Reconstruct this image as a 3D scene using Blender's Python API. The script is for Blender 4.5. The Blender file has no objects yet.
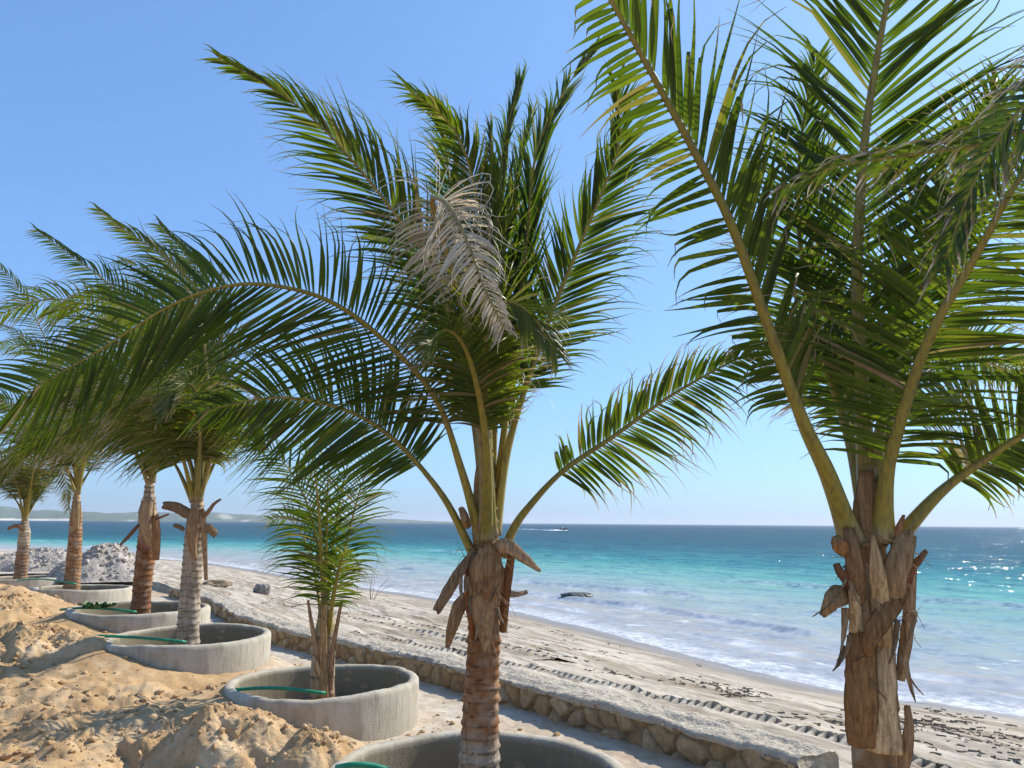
import bpy, math, random
import numpy as np
from mathutils import Matrix, Vector

sc = bpy.context.scene
COL = sc.collection
R = math.radians

# ------------------------------------------------------------------ camera
F = 750.0
CAM = np.array([0.0, 0.0, 2.0])
PITCH, ROLL = 10.5, 0.42
Mc = Matrix.Rotation(R(90 + PITCH), 4, 'X') @ Matrix.Rotation(R(ROLL), 4, 'Z')
Mn = np.array(Mc.to_3x3())
cam = bpy.data.cameras.new('camera')
cam.sensor_width = 36.0
cam.lens = 36.0 * F / 1024.0
cam.clip_start = 0.05
cam.clip_end = 60000
co = bpy.data.objects.new('camera', cam)
COL.objects.link(co)
co.matrix_world = Matrix.Translation(CAM) @ Mc
sc.camera = co


def at(px, py, d):
    """point of the place seen at a pixel of the photo, d metres deep"""
    v = np.array([(px - 512) / F * d, -(py - 384) / F * d, -d])
    return CAM + Mn @ v


def on_plane(px, py, z):
    v = Mn @ np.array([(px - 512) / F, -(py - 384) / F, -1.0])
    return CAM + v * ((z - CAM[2]) / v[2])


# ------------------------------------------------------------------ noise
def _hash(ix, iy, iz, seed):
    h = (ix.astype(np.int64) * 374761393 + iy.astype(np.int64) * 668265263 + iz.astype(np.int64) * 2147483647 + seed * 974634777) & 0xFFFFFFFF
    h = ((h ^ (h >> 13)) * 1274126177) & 0xFFFFFFFF
    h = ((h ^ (h >> 16)) * 2246822519) & 0xFFFFFFFF
    return ((h ^ (h >> 15)) & 0xFFFFFF) / float(0xFFFFFF)


def noise2(x, y, seed=0):
    x = np.asarray(x, float); y = np.asarray(y, float)
    ix = np.floor(x); iy = np.floor(y)
    fx = x - ix; fy = y - iy
    fx = fx * fx * fx * (fx * (fx * 6 - 15) + 10); fy = fy * fy * fy * (fy * (fy * 6 - 15) + 10)
    z = np.zeros_like(ix)
    a = _hash(ix, iy, z, seed); b = _hash(ix + 1, iy, z, seed)
    c = _hash(ix, iy + 1, z, seed); d = _hash(ix + 1, iy + 1, z, seed)
    return (a + (b - a) * fx) * (1 - fy) + (c + (d - c) * fx) * fy - 0.5


def fbm(x, y, seed=0, oct=4, gain=0.5):
    s = 0; a = 1.0; f = 1.0
    for o in range(oct):
        s = s + a * noise2(x * f + 17.3 * o, y * f - 9.1 * o, seed + o)
        a *= gain; f *= 2.03
    return s


def sstep(a, b, x):
    t = np.clip((x - a) / (b - a), 0, 1)
    return t * t * (3 - 2 * t)


def polydist(x, y, pts):
    """signed distance to a polyline, positive on its left (seaward)"""
    x = np.asarray(x, float); y = np.asarray(y, float)
    best = np.full(x.shape, 1e18); sgn = np.ones(x.shape)
    for (a, b) in zip(pts[:-1], pts[1:]):
        dx, dy = b[0] - a[0], b[1] - a[1]
        L2 = dx * dx + dy * dy
        t = np.clip(((x - a[0]) * dx + (y - a[1]) * dy) / L2, 0, 1)
        qx = x - (a[0] + t * dx); qy = y - (a[1] + t * dy)
        d2 = qx * qx + qy * qy
        m = d2 < best
        best = np.where(m, d2, best)
        sgn = np.where(m, np.sign(dx * (y - a[1]) - dy * (x - a[0])), sgn)
    return np.sqrt(best) * np.where(sgn == 0, 1, sgn)


def catmull(P, n):
    P = np.asarray(P, float)
    P = np.vstack([2 * P[0] - P[1], P, 2 * P[-1] - P[-2]])
    out = []
    for i in range(1, len(P) - 2):
        p0, p1, p2, p3 = P[i - 1], P[i], P[i + 1], P[i + 2]
        for t in np.linspace(0, 1, 24, endpoint=False):
            out.append(0.5 * ((2 * p1) + (-p0 + p2) * t + (2 * p0 - 5 * p1 + 4 * p2 - p3) * t * t + (-p0 + 3 * p1 - 3 * p2 + p3) * t ** 3))
    out.append(P[-2])
    out = np.array(out)
    s = np.concatenate([[0], np.cumsum(np.linalg.norm(np.diff(out, axis=0), axis=1))])
    u = np.linspace(0, s[-1], n)
    return np.stack([np.interp(u, s, out[:, k]) for k in range(out.shape[1])], 1), s[-1]


def unit(v):
    return v / (np.linalg.norm(v) + 1e-12)


# ------------------------------------------------------------------ objects
def mk(name, V, Fc, mat, parent=None, smooth=True, attrs=None, origin=None):
    me = bpy.data.meshes.new(name)
    V = np.asarray(V, float)
    if origin is None and parent is not None:
        p = parent
        while p.parent is not None:
            p = p.parent
        origin = np.array(p.location)
    if origin is not None:
        V = V - np.asarray(origin)
    Fc = Fc.tolist() if isinstance(Fc, np.ndarray) else Fc
    me.from_pydata(V.tolist(), [], Fc)
    if attrs:
        for k, a in attrs.items():
            a = np.asarray(a, float)
            if a.ndim == 1:
                at_ = me.attributes.new(k, 'FLOAT', 'POINT'); at_.data.foreach_set('value', a.astype(np.float32))
            else:
                c = np.ones((len(a), 4), np.float32); c[:, :a.shape[1]] = a
                at_ = me.attributes.new(k, 'FLOAT_COLOR', 'POINT'); at_.data.foreach_set('color', c.ravel())
    me.materials.append(mat)
    if smooth:
        me.polygons.foreach_set('use_smooth', [True] * len(me.polygons))
    me.update()
    o = bpy.data.objects.new(name, me)
    COL.objects.link(o)
    if parent is not None:
        o.parent = parent
    elif origin is not None:
        o.location = origin
    return o


def tag(o, label, cat, group=None):
    o['label'] = label; o['category'] = cat
    if group:
        o['group'] = group
    return o


def struct(o, kind='structure'):
    o['kind'] = kind
    return o


def empty(name, loc, label, cat, group=None):
    o = bpy.data.objects.new(name, None)
    COL.objects.link(o)
    o.empty_display_size = 0.2
    o.location = loc
    return tag(o, label, cat, group)


class MB:
    def __init__(s):
        s.V = []; s.F = []; s.A = []; s.n = 0

    def add(s, V, Fc, A=None):
        V = np.asarray(V, float)
        s.V.append(V)
        s.F.extend([tuple(int(i) + s.n for i in f) for f in Fc])
        s.A.append(np.zeros((len(V), 3)) if A is None else np.asarray(A, float))
        s.n += len(V)

    def build(s, name, mat, parent=None, smooth=True, attr='leafcol', origin=None):
        return mk(name, np.vstack(s.V), s.F, mat, parent, smooth, {attr: np.vstack(s.A)}, origin)


def tube_geo(P, rad, nseg=8, flat=1.0, side=None, cap=True):
    """tube along P with radii rad; flat squashes it along the second axis"""
    P = np.asarray(P, float); n = len(P)
    T = np.gradient(P, axis=0)
    T /= np.linalg.norm(T, axis=1)[:, None] + 1e-12
    ref = np.array([0, 0, 1.0]) if side is None else side
    V = []
    S = np.cross(T[0], ref)
    if np.linalg.norm(S) < 1e-3:
        S = np.cross(T[0], np.array([1.0, 0, 0]))
    S = unit(S)
    for i in range(n):
        S = unit(S - T[i] * S.dot(T[i]))
        N = np.cross(S, T[i])
        for k in range(nseg):
            a = 2 * math.pi * k / nseg
            V.append(P[i] + rad[i] * (math.cos(a) * S + flat * math.sin(a) * N))
    Fc = []
    for i in range(n - 1):
        for k in range(nseg):
            k2 = (k + 1) % nseg
            Fc.append((i * nseg + k, i * nseg + k2, (i + 1) * nseg + k2, (i + 1) * nseg + k))
    if cap:
        Fc.append(tuple(range(nseg))[::-1]); Fc.append(tuple((n - 1) * nseg + k for k in range(nseg)))
    return np.array(V), Fc


# ------------------------------------------------------------------ materials
class NT:
    def __init__(s, name):
        s.m = bpy.data.materials.new(name); s.m.use_nodes = True
        s.t = s.m.node_tree; s.t.nodes.clear()
        s.out = s.n('ShaderNodeOutputMaterial')

    def n(s, typ, **kw):
        x = s.t.nodes.new(typ)
        for k, v in kw.items():
            if k.startswith('i_'):
                x.inputs[k[2:].replace('_', ' ')].default_value = v
            else:
                setattr(x, k, v)
        return x

    def l(s, a, b):
        s.t.links.new(a, b)

    def noise(s, vec, scale, detail=4, rough=0.55, dist=0.0):
        x = s.n('ShaderNodeTexNoise')
        x.inputs['Scale'].default_value = scale; x.inputs['Detail'].default_value = detail
        x.inputs['Roughness'].default_value = rough; x.inputs['Distortion'].default_value = dist
        s.l(vec, x.inputs['Vector'])
        return x.outputs['Fac']

    def ramp(s, fac, stops, interp='LINEAR'):
        x = s.n('ShaderNodeValToRGB')
        cr = x.color_ramp; cr.interpolation = interp
        while len(cr.elements) < len(stops):
            cr.elements.new(0.5)
        for e, (p, c) in zip(cr.elements, stops):
            e.position = p
            e.color = (c[0], c[1], c[2], 1) if hasattr(c, '__len__') else (c, c, c, 1)
        s.l(fac, x.inputs['Fac'])
        return x.outputs['Color']

    def mix(s, fac, a, b, mode='MIX'):
        x = s.n('ShaderNodeMix', data_type='RGBA', blend_type=mode)
        for sock, v in ((x.inputs[0], fac), (x.inputs[6], a), (x.inputs[7], b)):
            if isinstance(v, (int, float)):
                sock.default_value = v if sock.type == 'VALUE' else (v, v, v, 1)
            elif isinstance(v, tuple):
                sock.default_value = (v[0], v[1], v[2], 1)
            else:
                s.l(v, sock)
        return x.outputs[2]

    def math(s, op, a, b=0.0, c=0.0, clamp=False):
        x = s.n('ShaderNodeMath', operation=op, use_clamp=clamp)
        for i, v in enumerate((a, b, c)):
            if isinstance(v, (int, float)):
                x.inputs[i].default_value = v
            else:
                s.l(v, x.inputs[i])
        return x.outputs[0]

    def maprange(s, v, a, b, c=0.0, d=1.0, smooth=False):
        x = s.n('ShaderNodeMapRange', interpolation_type='SMOOTHSTEP' if smooth else 'LINEAR')
        s.l(v, x.inputs[0])
        for i, q in enumerate((a, b, c, d)):
            x.inputs[i + 1].default_value = q
        return x.outputs[0]

    def coords(s):
        return s.n('ShaderNodeTexCoord').outputs['Object']

    def mapping(s, vec, scale=(1, 1, 1), rot=(0, 0, 0)):
        x = s.n('ShaderNodeMapping')
        if rot != (0, 0, 0):        # turned so that the first scale runs across the shore and the second along it
            x.vector_type = 'TEXTURE'
            x.inputs['Scale'].default_value = (1 / scale[1], 1 / scale[0], 1); x.inputs['Rotation'].default_value = (0, 0, R(124) + rot[2] + R(36))
        else:
            x.inputs['Scale'].default_value = scale
        s.l(vec, x.inputs['Vector'])
        return x.outputs[0]

    def attr(s, name):
        return s.n('ShaderNodeAttribute', attribute_name=name)

    def bump(s, h, strength=0.5, dist=0.02, normal=None):
        x = s.n('ShaderNodeBump')
        x.inputs['Strength'].default_value = strength; x.inputs['Distance'].default_value = dist
        s.l(h, x.inputs['Height'])
        if normal is not None:
            s.l(normal, x.inputs['Normal'])
        return x.outputs[0]

    def principled(s, color, rough=0.6, spec=0.3, normal=None, link=True):
        p = s.n('ShaderNodeBsdfPrincipled')
        if isinstance(color, tuple):
            p.inputs['Base Color'].default_value = (*color, 1)
        else:
            s.l(color, p.inputs['Base Color'])
        if isinstance(rough, (int, float)):
            p.inputs['Roughness'].default_value = rough
        else:
            s.l(rough, p.inputs['Roughness'])
        p.inputs['Specular IOR Level'].default_value = spec
        if normal is not None:
            s.l(normal, p.inputs['Normal'])
        if link:
            s.l(p.outputs[0], s.out.inputs[0])
        return p.outputs[0]


def m_leaf():
    t = NT('palm_leaf')
    a = t.attr('leafcol')
    sep = t.n('ShaderNodeSeparateColor'); t.l(a.outputs['Color'], sep.inputs[0])
    dry, tone = sep.outputs[0], sep.outputs[1]
    green = t.ramp(tone, [(0, (0.020, 0.038, 0.006)), (0.5, (0.050, 0.082, 0.011)), (1, (0.120, 0.150, 0.022))])
    c = t.mix(t.maprange(dry, 0.12, 0.5), green, (0.17, 0.155, 0.045))
    c = t.mix(t.maprange(dry, 0.45, 0.8), c, t.ramp(tone, [(0, (0.20, 0.125, 0.07)), (1, (0.42, 0.33, 0.22))]))
    c = t.mix(t.maprange(dry, 0.8, 1.0), c, t.ramp(tone, [(0, (0.42, 0.34, 0.25)), (1, (0.76, 0.68, 0.55))]))
    ns = t.noise(t.coords(), 25, 2)
    c = t.mix(t.maprange(ns, 0.3, 0.7, 0.0, 0.35), c, t.mix(1.0, c, (0.6, 0.62, 0.5), 'MULTIPLY'))
    p = t.principled(c, 0.36, 0.32, link=False)
    tr = t.n('ShaderNodeBsdfTranslucent')
    tint = t.mix(t.maprange(dry, 0.25, 0.8), (2.5, 2.55, 0.55), (0.95, 0.92, 0.85))
    tc = t.mix(1.0, c, tint, 'MULTIPLY')
    t.l(tc, tr.inputs['Color'])
    mx = t.n('ShaderNodeMixShader'); mx.inputs[0].default_value = 0.40
    t.l(p, mx.inputs[1]); t.l(tr.outputs[0], mx.inputs[2])
    t.l(mx.outputs[0], t.out.inputs[0])
    return t.m


def m_midrib():
    t = NT('palm_midrib')
    a = t.attr('leafcol')
    sep = t.n('ShaderNodeSeparateColor'); t.l(a.outputs['Color'], sep.inputs[0])
    dry, tone = sep.outputs[0], sep.outputs[1]
    c = t.mix(tone, (0.20, 0.17, 0.018), (0.40, 0.29, 0.04))
    c = t.mix(dry, c, (0.33, 0.25, 0.15))
    ns = t.noise(t.mapping(t.coords(), (60, 60, 8)), 1.0, 3)
    c = t.mix(t.maprange(ns, 0.42, 0.70, 0, 0.7), c, (0.11, 0.075, 0.025))
    t.principled(c, 0.42, 0.45, t.bump(ns, 0.25, 0.004))
    return t.m


def m_trunk():
    t = NT('palm_trunk')
    a = t.attr('leafcol')
    co_ = t.coords()
    ns = t.noise(t.mapping(co_, (30, 30, 3.5)), 1.0, 5, 0.6)
    n2 = t.noise(t.mapping(co_, (6, 6, 40)), 1.0, 4, 0.6)
    n3 = t.noise(co_, 9, 4)
    c = t.mix(t.maprange(ns, 0.35, 0.7, 0, 0.75), a.outputs['Color'], t.mix(1.0, a.outputs['Color'], (0.45, 0.38, 0.32), 'MULTIPLY'))
    c = t.mix(t.maprange(n3, 0.5, 0.75, 0, 0.7), c, (0.42, 0.36, 0.28))
    c = t.mix(t.maprange(n2, 0.56, 0.7, 0, 0.8), c, (0.06, 0.035, 0.02))
    h = t.math('ADD', ns, t.math('MULTIPLY', n2, 0.7))
    t.principled(c, 0.85, 0.12, t.bump(h, 0.8, 0.012))
    return t.m


def m_sheath():
    t = NT('dry_leaf_sheath')
    a = t.attr('leafcol')
    co_ = t.coords()
    ns = t.noise(t.mapping(co_, (70, 70, 3)), 1.0, 6, 0.65, 0.4)
    n3 = t.noise(co_, 12, 4)
    a_w = t.mix(1.0, a.outputs['Color'], (1.12, 1.0, 0.85), 'MULTIPLY')
    c = t.mix(t.maprange(ns, 0.40, 0.64, 0, 0.8), a_w, t.mix(1.0, a_w, (0.42, 0.33, 0.25), 'MULTIPLY'))
    c = t.mix(t.maprange(n3, 0.55, 0.75, 0, 0.55), c, (0.10, 0.055, 0.028))
    t.principled(c, 0.75, 0.2, t.bump(ns, 0.6, 0.006))
    return t.m


def m_sand(name, c_lo, c_mid, c_hi, fine=110, bumpd=0.02, streak=None, dark=None):
    t = NT(name)
    co_ = t.coords()
    big = t.noise(co_, 0.55, 5, 0.6)
    mid = t.noise(co_, 5.0, 6, 0.65)
    grain = t.noise(co_, fine, 3, 0.7)
    c = t.ramp(t.math('ADD', t.math('MULTIPLY', big, 0.5), t.math('MULTIPLY', mid, 0.5)), [(0.33, c_lo), (0.5, c_mid), (0.64, c_hi)])
    c = t.mix(t.maprange(grain, 0.35, 0.7, 0, 0.35), c, t.mix(1.0, c, (0.62, 0.58, 0.52), 'MULTIPLY'))
    h = t.math('ADD', t.math('MULTIPLY', mid, 1.0), t.math('MULTIPLY', grain, 0.18))
    if streak:
        sv = t.mapping(co_, streak[0], (0, 0, streak[1]))
        s1 = t.noise(sv, 1.0, 5, 0.65, 0.3)
        k = t.maprange(s1, 0.44, 0.60, 0, 0.8)
        c = t.mix(k, c, dark)
        s2 = t.noise(t.mapping(co_, (streak[0][0] * 3.1, streak[0][1] * 3.1, 1), (0, 0, streak[1])), 1.0, 4, 0.6)
        c = t.mix(t.maprange(s2, 0.56, 0.66, 0, 0.8), c, (dark[0] * 0.45, dark[1] * 0.42, dark[2] * 0.38))
        h = t.math('ADD', h, t.math('MULTIPLY', s1, 1.6))
    if name == 'beach_sand':
        wet = t.maprange(t.attr('shore').outputs['Fac'], -1.7, -0.5, 0, 1, True)
        c = t.mix(t.math('MULTIPLY', wet, 0.75), c, (0.21, 0.165, 0.12))
        rgh = t.maprange(t.attr('shore').outputs['Fac'], -1.6, -0.2, 0.95, 0.30, True)
        t.principled(c, rgh, 0.3, t.bump(h, 0.9, bumpd))
    else:
        pl = t.math('MULTIPLY', t.attr('pale').outputs['Fac'], t.maprange(big, 0.38, 0.58, 0.45, 0.95))
        c = t.mix(pl, c, t.ramp(mid, [(0.3, (0.40, 0.345, 0.265)), (0.7, (0.58, 0.52, 0.43))]))
        t.principled(c, 0.95, 0.1, t.bump(h, 0.9, bumpd))
    return t.m


def m_concrete():
    t = NT('rough_concrete')
    co_ = t.coords()
    n1 = t.noise(co_, 2.2, 6, 0.6); n2 = t.noise(t.mapping(co_, (14, 14, 3)), 1.0, 5, 0.65); g = t.noise(co_, 90, 3, 0.7)
    c = t.ramp(n1, [(0.3, (0.31, 0.265, 0.19)), (0.5, (0.44, 0.39, 0.30)), (0.7, (0.54, 0.49, 0.40))])
    c = t.mix(t.maprange(n2, 0.5, 0.72, 0, 0.55), c, (0.20, 0.175, 0.13))
    c = t.mix(t.maprange(g, 0.55, 0.75, 0, 0.4), c, (0.17, 0.16, 0.14))
    # inner side: its shade is put into the colour as a dark olive tone
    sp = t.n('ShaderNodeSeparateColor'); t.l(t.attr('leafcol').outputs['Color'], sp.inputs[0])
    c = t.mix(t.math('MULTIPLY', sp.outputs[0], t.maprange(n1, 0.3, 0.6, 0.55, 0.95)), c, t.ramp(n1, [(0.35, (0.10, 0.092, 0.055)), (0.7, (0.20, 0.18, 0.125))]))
    c = t.mix(t.maprange(t.noise(co_, 5, 6, 0.7), 0.56, 0.66, 0, 0.6), c, (0.50, 0.40, 0.26))
    t.principled(c, 0.9, 0.15, t.bump(t.math('ADD', n2, t.math('MULTIPLY', g, 0.5)), 0.9, 0.012))
    return t.m


def m_rubble(name='rubble_stone'):
    t = NT(name)
    a = t.attr('leafcol')
    co_ = t.coords()
    n1 = t.noise(co_, 14, 6, 0.65); g = t.noise(co_, 80, 3, 0.7)
    c = t.mix(t.maprange(n1, 0.35, 0.68, 0, 0.8), a.outputs['Color'], t.mix(1.0, a.outputs['Color'], (0.5, 0.46, 0.4), 'MULTIPLY'))
    c = t.mix(t.maprange(g, 0.5, 0.75, 0, 0.4), c, (0.12, 0.1, 0.07))
    t.principled(c, 0.92, 0.15, t.bump(t.math('ADD', n1, t.math('MULTIPLY', g, 0.4)), 0.9, 0.015))
    return t.m


def m_plain(name, c1, c2, scale=8, rough=0.6, spec=0.3, bump=0.3, bd=0.01):
    t = NT(name)
    n1 = t.noise(t.coords(), scale, 5, 0.6)
    c = t.ramp(n1, [(0.3, c1), (0.7, c2)])
    t.principled(c, rough, spec, t.bump(n1, bump, bd))
    return t.m


def m_sea():
    t = NT('sea_water')
    co_ = t.coords()
    sh = t.attr('shore').outputs['Fac']
    # patchy depth: the shore distance wobbles with a large noise
    big = t.noise(t.mapping(co_, (0.07, 0.018, 1), (0, 0, R(-34))), 1.0, 6, 0.68)
    wob = t.math('ADD', sh, t.math('MULTIPLY', t.math('SUBTRACT', big, 0.5), t.math('MULTIPLY', sh, 1.3)))
    lg = t.math('LOGARITHM', t.math('MAXIMUM', t.math('ADD', wob, 1.0), 0.6), 10.0)   # 0..3.5
    fac = t.math('DIVIDE', lg, 3.0)
    c = t.ramp(fac, [(0.0, (0.36, 0.34, 0.32)), (0.20, (0.36, 0.35, 0.335)), (0.34, (0.27, 0.355, 0.345)), (0.43, (0.13, 0.34, 0.30)),
                     (0.505, (0.035, 0.225, 0.225)), (0.56, (0.010, 0.125, 0.145)), (0.64, (0.005, 0.080, 0.103)), (1.0, (0.004, 0.050, 0.083))])
    # foam near the shore
    f1 = t.noise(t.mapping(co_, (1.3, 0.55, 1), (0, 0, R(-34))), 1.6, 6, 0.68, 0.6)
    near = t.maprange(sh, 0.5, 12, 0.05, -0.12)
    fo = t.maprange(t.math('ADD', f1, near), 0.575, 0.70, 0, 0.85, True)
    fo = t.math('MULTIPLY', fo, t.maprange(sh, 20, 36, 1, 0))
    edge_n = t.noise(co_, 3.0, 5, 0.7)
    edge = t.maprange(t.math('ADD', sh, t.math('MULTIPLY', edge_n, 2.2)), 1.2, 2.6, 1, 0, True)
    lace = t.maprange(t.noise(co_, 7.0, 5, 0.75, 0.5), 0.42, 0.6, 0.15, 1.0)
    fo = t.math('MAXIMUM', fo, t.math('MULTIPLY', edge, lace))
    # crests and white caps
    cr = t.attr('crest').outputs['Fac']
    fo = t.math('MAXIMUM', fo, cr)
    wc = t.noise(t.mapping(co_, (0.55, 0.16, 1), (0, 0, R(-34))), 1.0, 5, 0.7)
    fo = t.math('MAXIMUM', fo, t.math('MULTIPLY', t.maprange(wc, 0.68, 0.74), t.maprange(sh, 20, 40, 0, 0.7)))
    c = t.mix(t.math('MULTIPLY', fo, 0.85), c, (0.74, 0.76, 0.78))
    # wave facets: slopes taken straight from noise, so they stay true at any distance
    def slope(scale, rot, det, k):
        x = t.n('ShaderNodeTexNoise'); x.inputs['Scale'].default_value = 1.0; x.inputs['Detail'].default_value = det; x.inputs['Roughness'].default_value = 0.6
        t.l(t.mapping(co_, scale, (0, 0, R(rot))), x.inputs['Vector'])
        v = t.n('ShaderNodeVectorMath', operation='SUBTRACT'); t.l(x.outputs['Color'], v.inputs[0]); v.inputs[1].default_value = (0.5, 0.5, 0.5)
        m_ = t.n('ShaderNodeVectorMath', operation='SCALE'); t.l(v.outputs[0], m_.inputs[0]); m_.inputs['Scale'].default_value = k
        return m_.outputs[0]
    v1 = slope((0.9, 0.6, 1), -38, 3, 2.0)
    v2 = slope((4.2, 3.4, 1), -28, 4, 2.3)
    v3 = slope((0.14, 0.06, 1), -36, 2, 0.35)
    ad = t.n('ShaderNodeVectorMath', operation='ADD'); t.l(v1, ad.inputs[0]); t.l(v2, ad.inputs[1])
    ad2 = t.n('ShaderNodeVectorMath', operation='ADD'); t.l(ad.outputs[0], ad2.inputs[0]); t.l(v3, ad2.inputs[1])
    sc_ = t.n('ShaderNodeVectorMath', operation='SCALE'); t.l(ad2.outputs[0], sc_.inputs[0]); t.l(t.maprange(sh, 0, 30, 0.35, 1.0), sc_.inputs['Scale'])
    fl = t.n('ShaderNodeVectorMath', operation='MULTIPLY'); t.l(sc_.outputs[0], fl.inputs[0]); fl.inputs[1].default_value = (1, 1, 0)
    gn = t.n('ShaderNodeNewGeometry')
    ad3 = t.n('ShaderNodeVectorMath', operation='ADD'); t.l(fl.outputs[0], ad3.inputs[0]); t.l(gn.outputs['Normal'], ad3.inputs[1])
    no = t.n('ShaderNodeVectorMath', operation='NORMALIZE'); t.l(ad3.outputs[0], no.inputs[0])
    nrm = no.outputs[0]
    wv_ = t.math('ADD', t.math('MULTIPLY', t.noise(t.mapping(co_, (0.9, 0.55, 1), (0, 0, R(-36))), 1.0, 4, 0.65), 0.5), t.math('MULTIPLY', t.noise(t.mapping(co_, (0.17, 0.10, 1), (0, 0, R(-40))), 1.0, 5, 0.7), 0.5))
    c = t.mix(t.math('MULTIPLY', t.maprange(wv_, 0.44, 0.58, 0, 0.75), t.maprange(sh, 14, 40, 0, 1)), c, t.mix(1.0, c, (0.45, 0.62, 0.70), 'MULTIPLY'))
    df = t.n('ShaderNodeBsdfDiffuse'); t.l(c, df.inputs['Color']); t.l(nrm, df.inputs['Normal'])
    gl = t.n('ShaderNodeBsdfGlossy'); gl.inputs['Roughness'].default_value = 0.10; t.l(nrm, gl.inputs['Normal'])
    fr = t.n('ShaderNodeFresnel'); fr.inputs['IOR'].default_value = 1.33; t.l(nrm, fr.inputs['Normal'])
    # a choppy sea never mirrors fully: its facets lean every way
    fc = t.math('MULTIPLY', t.math('MINIMUM', fr.outputs[0], 0.22), t.math('SUBTRACT', 1.0, t.math('MULTIPLY', fo, 0.8)))
    mx = t.n('ShaderNodeMixShader'); t.l(fc, mx.inputs[0]); t.l(df.outputs[0], mx.inputs[1]); t.l(gl.outputs[0], mx.inputs[2])
    t.l(mx.outputs[0], t.out.inputs[0])
    return t.m


def m_hills():
    t = NT('headland')
    co_ = t.coords()
    a = t.attr('leafcol')
    n1 = t.noise(t.mapping(co_, (0.02, 0.02, 0.06)), 1.0, 7, 0.75)
    n2 = t.noise(co_, 0.05, 4, 0.7)
    c = t.ramp(n1, [(0.35, (0.045, 0.075, 0.035)), (0.55, (0.09, 0.12, 0.06)), (0.7, (0.26, 0.23, 0.16))])
    c = t.mix(t.maprange(n2, 0.62, 0.7, 0, 0.8), c, (0.40, 0.37, 0.32))
    sep = t.n('ShaderNodeSeparateColor'); t.l(a.outputs['Color'], sep.inputs[0])
    c = t.mix(sep.outputs[0], c, (0.62, 0.56, 0.46))
    t.principled(c, 0.95, 0.05)
    return t.m


LEAF, MID, TRUNK, SHEATH = m_leaf(), m_midrib(), m_trunk(), m_sheath()
SOIL = m_sand('golden_soil', (0.32, 0.19, 0.09), (0.47, 0.31, 0.16), (0.60, 0.45, 0.28), 95, 0.03)
BEACH = m_sand('beach_sand', (0.42, 0.35, 0.255), (0.54, 0.465, 0.36), (0.62, 0.555, 0.45), 120, 0.03,
               streak=((2.6, 0.30, 1), R(-36)), dark=(0.25, 0.19, 0.125))
CONC, RUBBLE = m_concrete(), m_rubble()
HEAP = m_plain('grey_rubble', (0.25, 0.215, 0.18), (0.54, 0.475, 0.40), 7, 0.95, 0.1, 1.0, 0.06)
ROCK = m_plain('beach_rock', (0.10, 0.09, 0.075), (0.36, 0.32, 0.27), 9, 0.9, 0.2, 0.9, 0.03)
WETROCK = m_plain('wet_rock', (0.025, 0.024, 0.02), (0.09, 0.085, 0.06), 9, 0.45, 0.5, 0.8, 0.02)
WEED = m_plain('dry_seaweed', (0.17, 0.12, 0.07), (0.33, 0.25, 0.16), 30, 0.95, 0.1, 0.8, 0.01)
HOSE = m_plain('green_hose', (0.012, 0.19, 0.10), (0.02, 0.26, 0.14), 20, 0.4, 0.45, 0.1, 0.002)
PLANT = m_plain('green_weed', (0.03, 0.11, 0.02), (0.08, 0.2, 0.03), 20, 0.5, 0.4, 0.2, 0.004)
HULL = m_plain('boat_hull', (0.03, 0.035, 0.05), (0.05, 0.055, 0.075), 3, 0.3, 0.5, 0.0)
WHITE = m_plain('white_paint', (0.75, 0.75, 0.74), (0.82, 0.82, 0.8), 3, 0.4, 0.4, 0.0)
DARK = m_plain('dark_fabric', (0.03, 0.03, 0.035), (0.07, 0.06, 0.06), 9, 0.8, 0.2, 0.0)
FOAM = m_plain('wake_foam', (0.62, 0.66, 0.7), (0.82, 0.83, 0.85), 0.8, 0.8, 0.2, 0.6, 0.2)
SEA, HILLS = m_sea(), m_hills()

# ------------------------------------------------------------------ layout
RD = 1.90                                   # outer diameter of the planter rings
RR = RD / 2
#          px   py   width px
RINGS = {'A': (479, 768, 300), 'B': (324, 679, 188), 'C': (190, 634, 155), 'D': (141, 607, 131), 'E': (83, 587, 91), 'F': (28, 577, 76)}
RC = {}
for k, (px, py, w) in RINGS.items():
    d = F * RD / w
    RC[k] = (at(px, py, d), d)
G_D = 3.63
gp = at(875, 760, G_D)
RC['G'] = (np.array([gp[0], gp[1], 0.47]), G_D)
for k in RC:
    print('ring', k, RC[k][0].round(2), round(RC[k][1], 2))

SEA_Z = -0.8
WALL_Z = 0.30
wl = [on_plane(px, py, WALL_Z)[:2] for px, py in ((205, 603), (270, 625), (340, 640), (430, 660), (540, 687), (640, 713), (750, 744), (800, 760))]
ext = []
for k in ('F', 'E', 'D'):
    c = RC[k][0]
    ext.append(c[:2] + np.array([1.25, 1.35]))
wall_vis = [ext[1], ext[2]] + wl if ext[2][0] < wl[0][0] else [ext[1]] + wl
WALL = np.array([ext[0] + (ext[0] - ext[1]) * 8, ext[0]] + wall_vis + [wl[-1] + np.array([0.9, -1.1]), wl[-1] + np.array([1.4, -4.0]), wl[-1] + np.array([2.5, -60.0])])
print('wall', [tuple(p.round(2)) for p in wall_vis])
shpx = [(-160, 546), (-60, 548), (40, 551), (130, 556), (200, 562), (262, 571), (330, 583), (400, 593), (470, 604), (540, 617), (620, 636), (700, 658), (800, 684), (900, 700), (1024, 716), (1150, 738)]
SHORE = np.array([on_plane(px, py, SEA_Z)[:2] for px, py in shpx])
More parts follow.
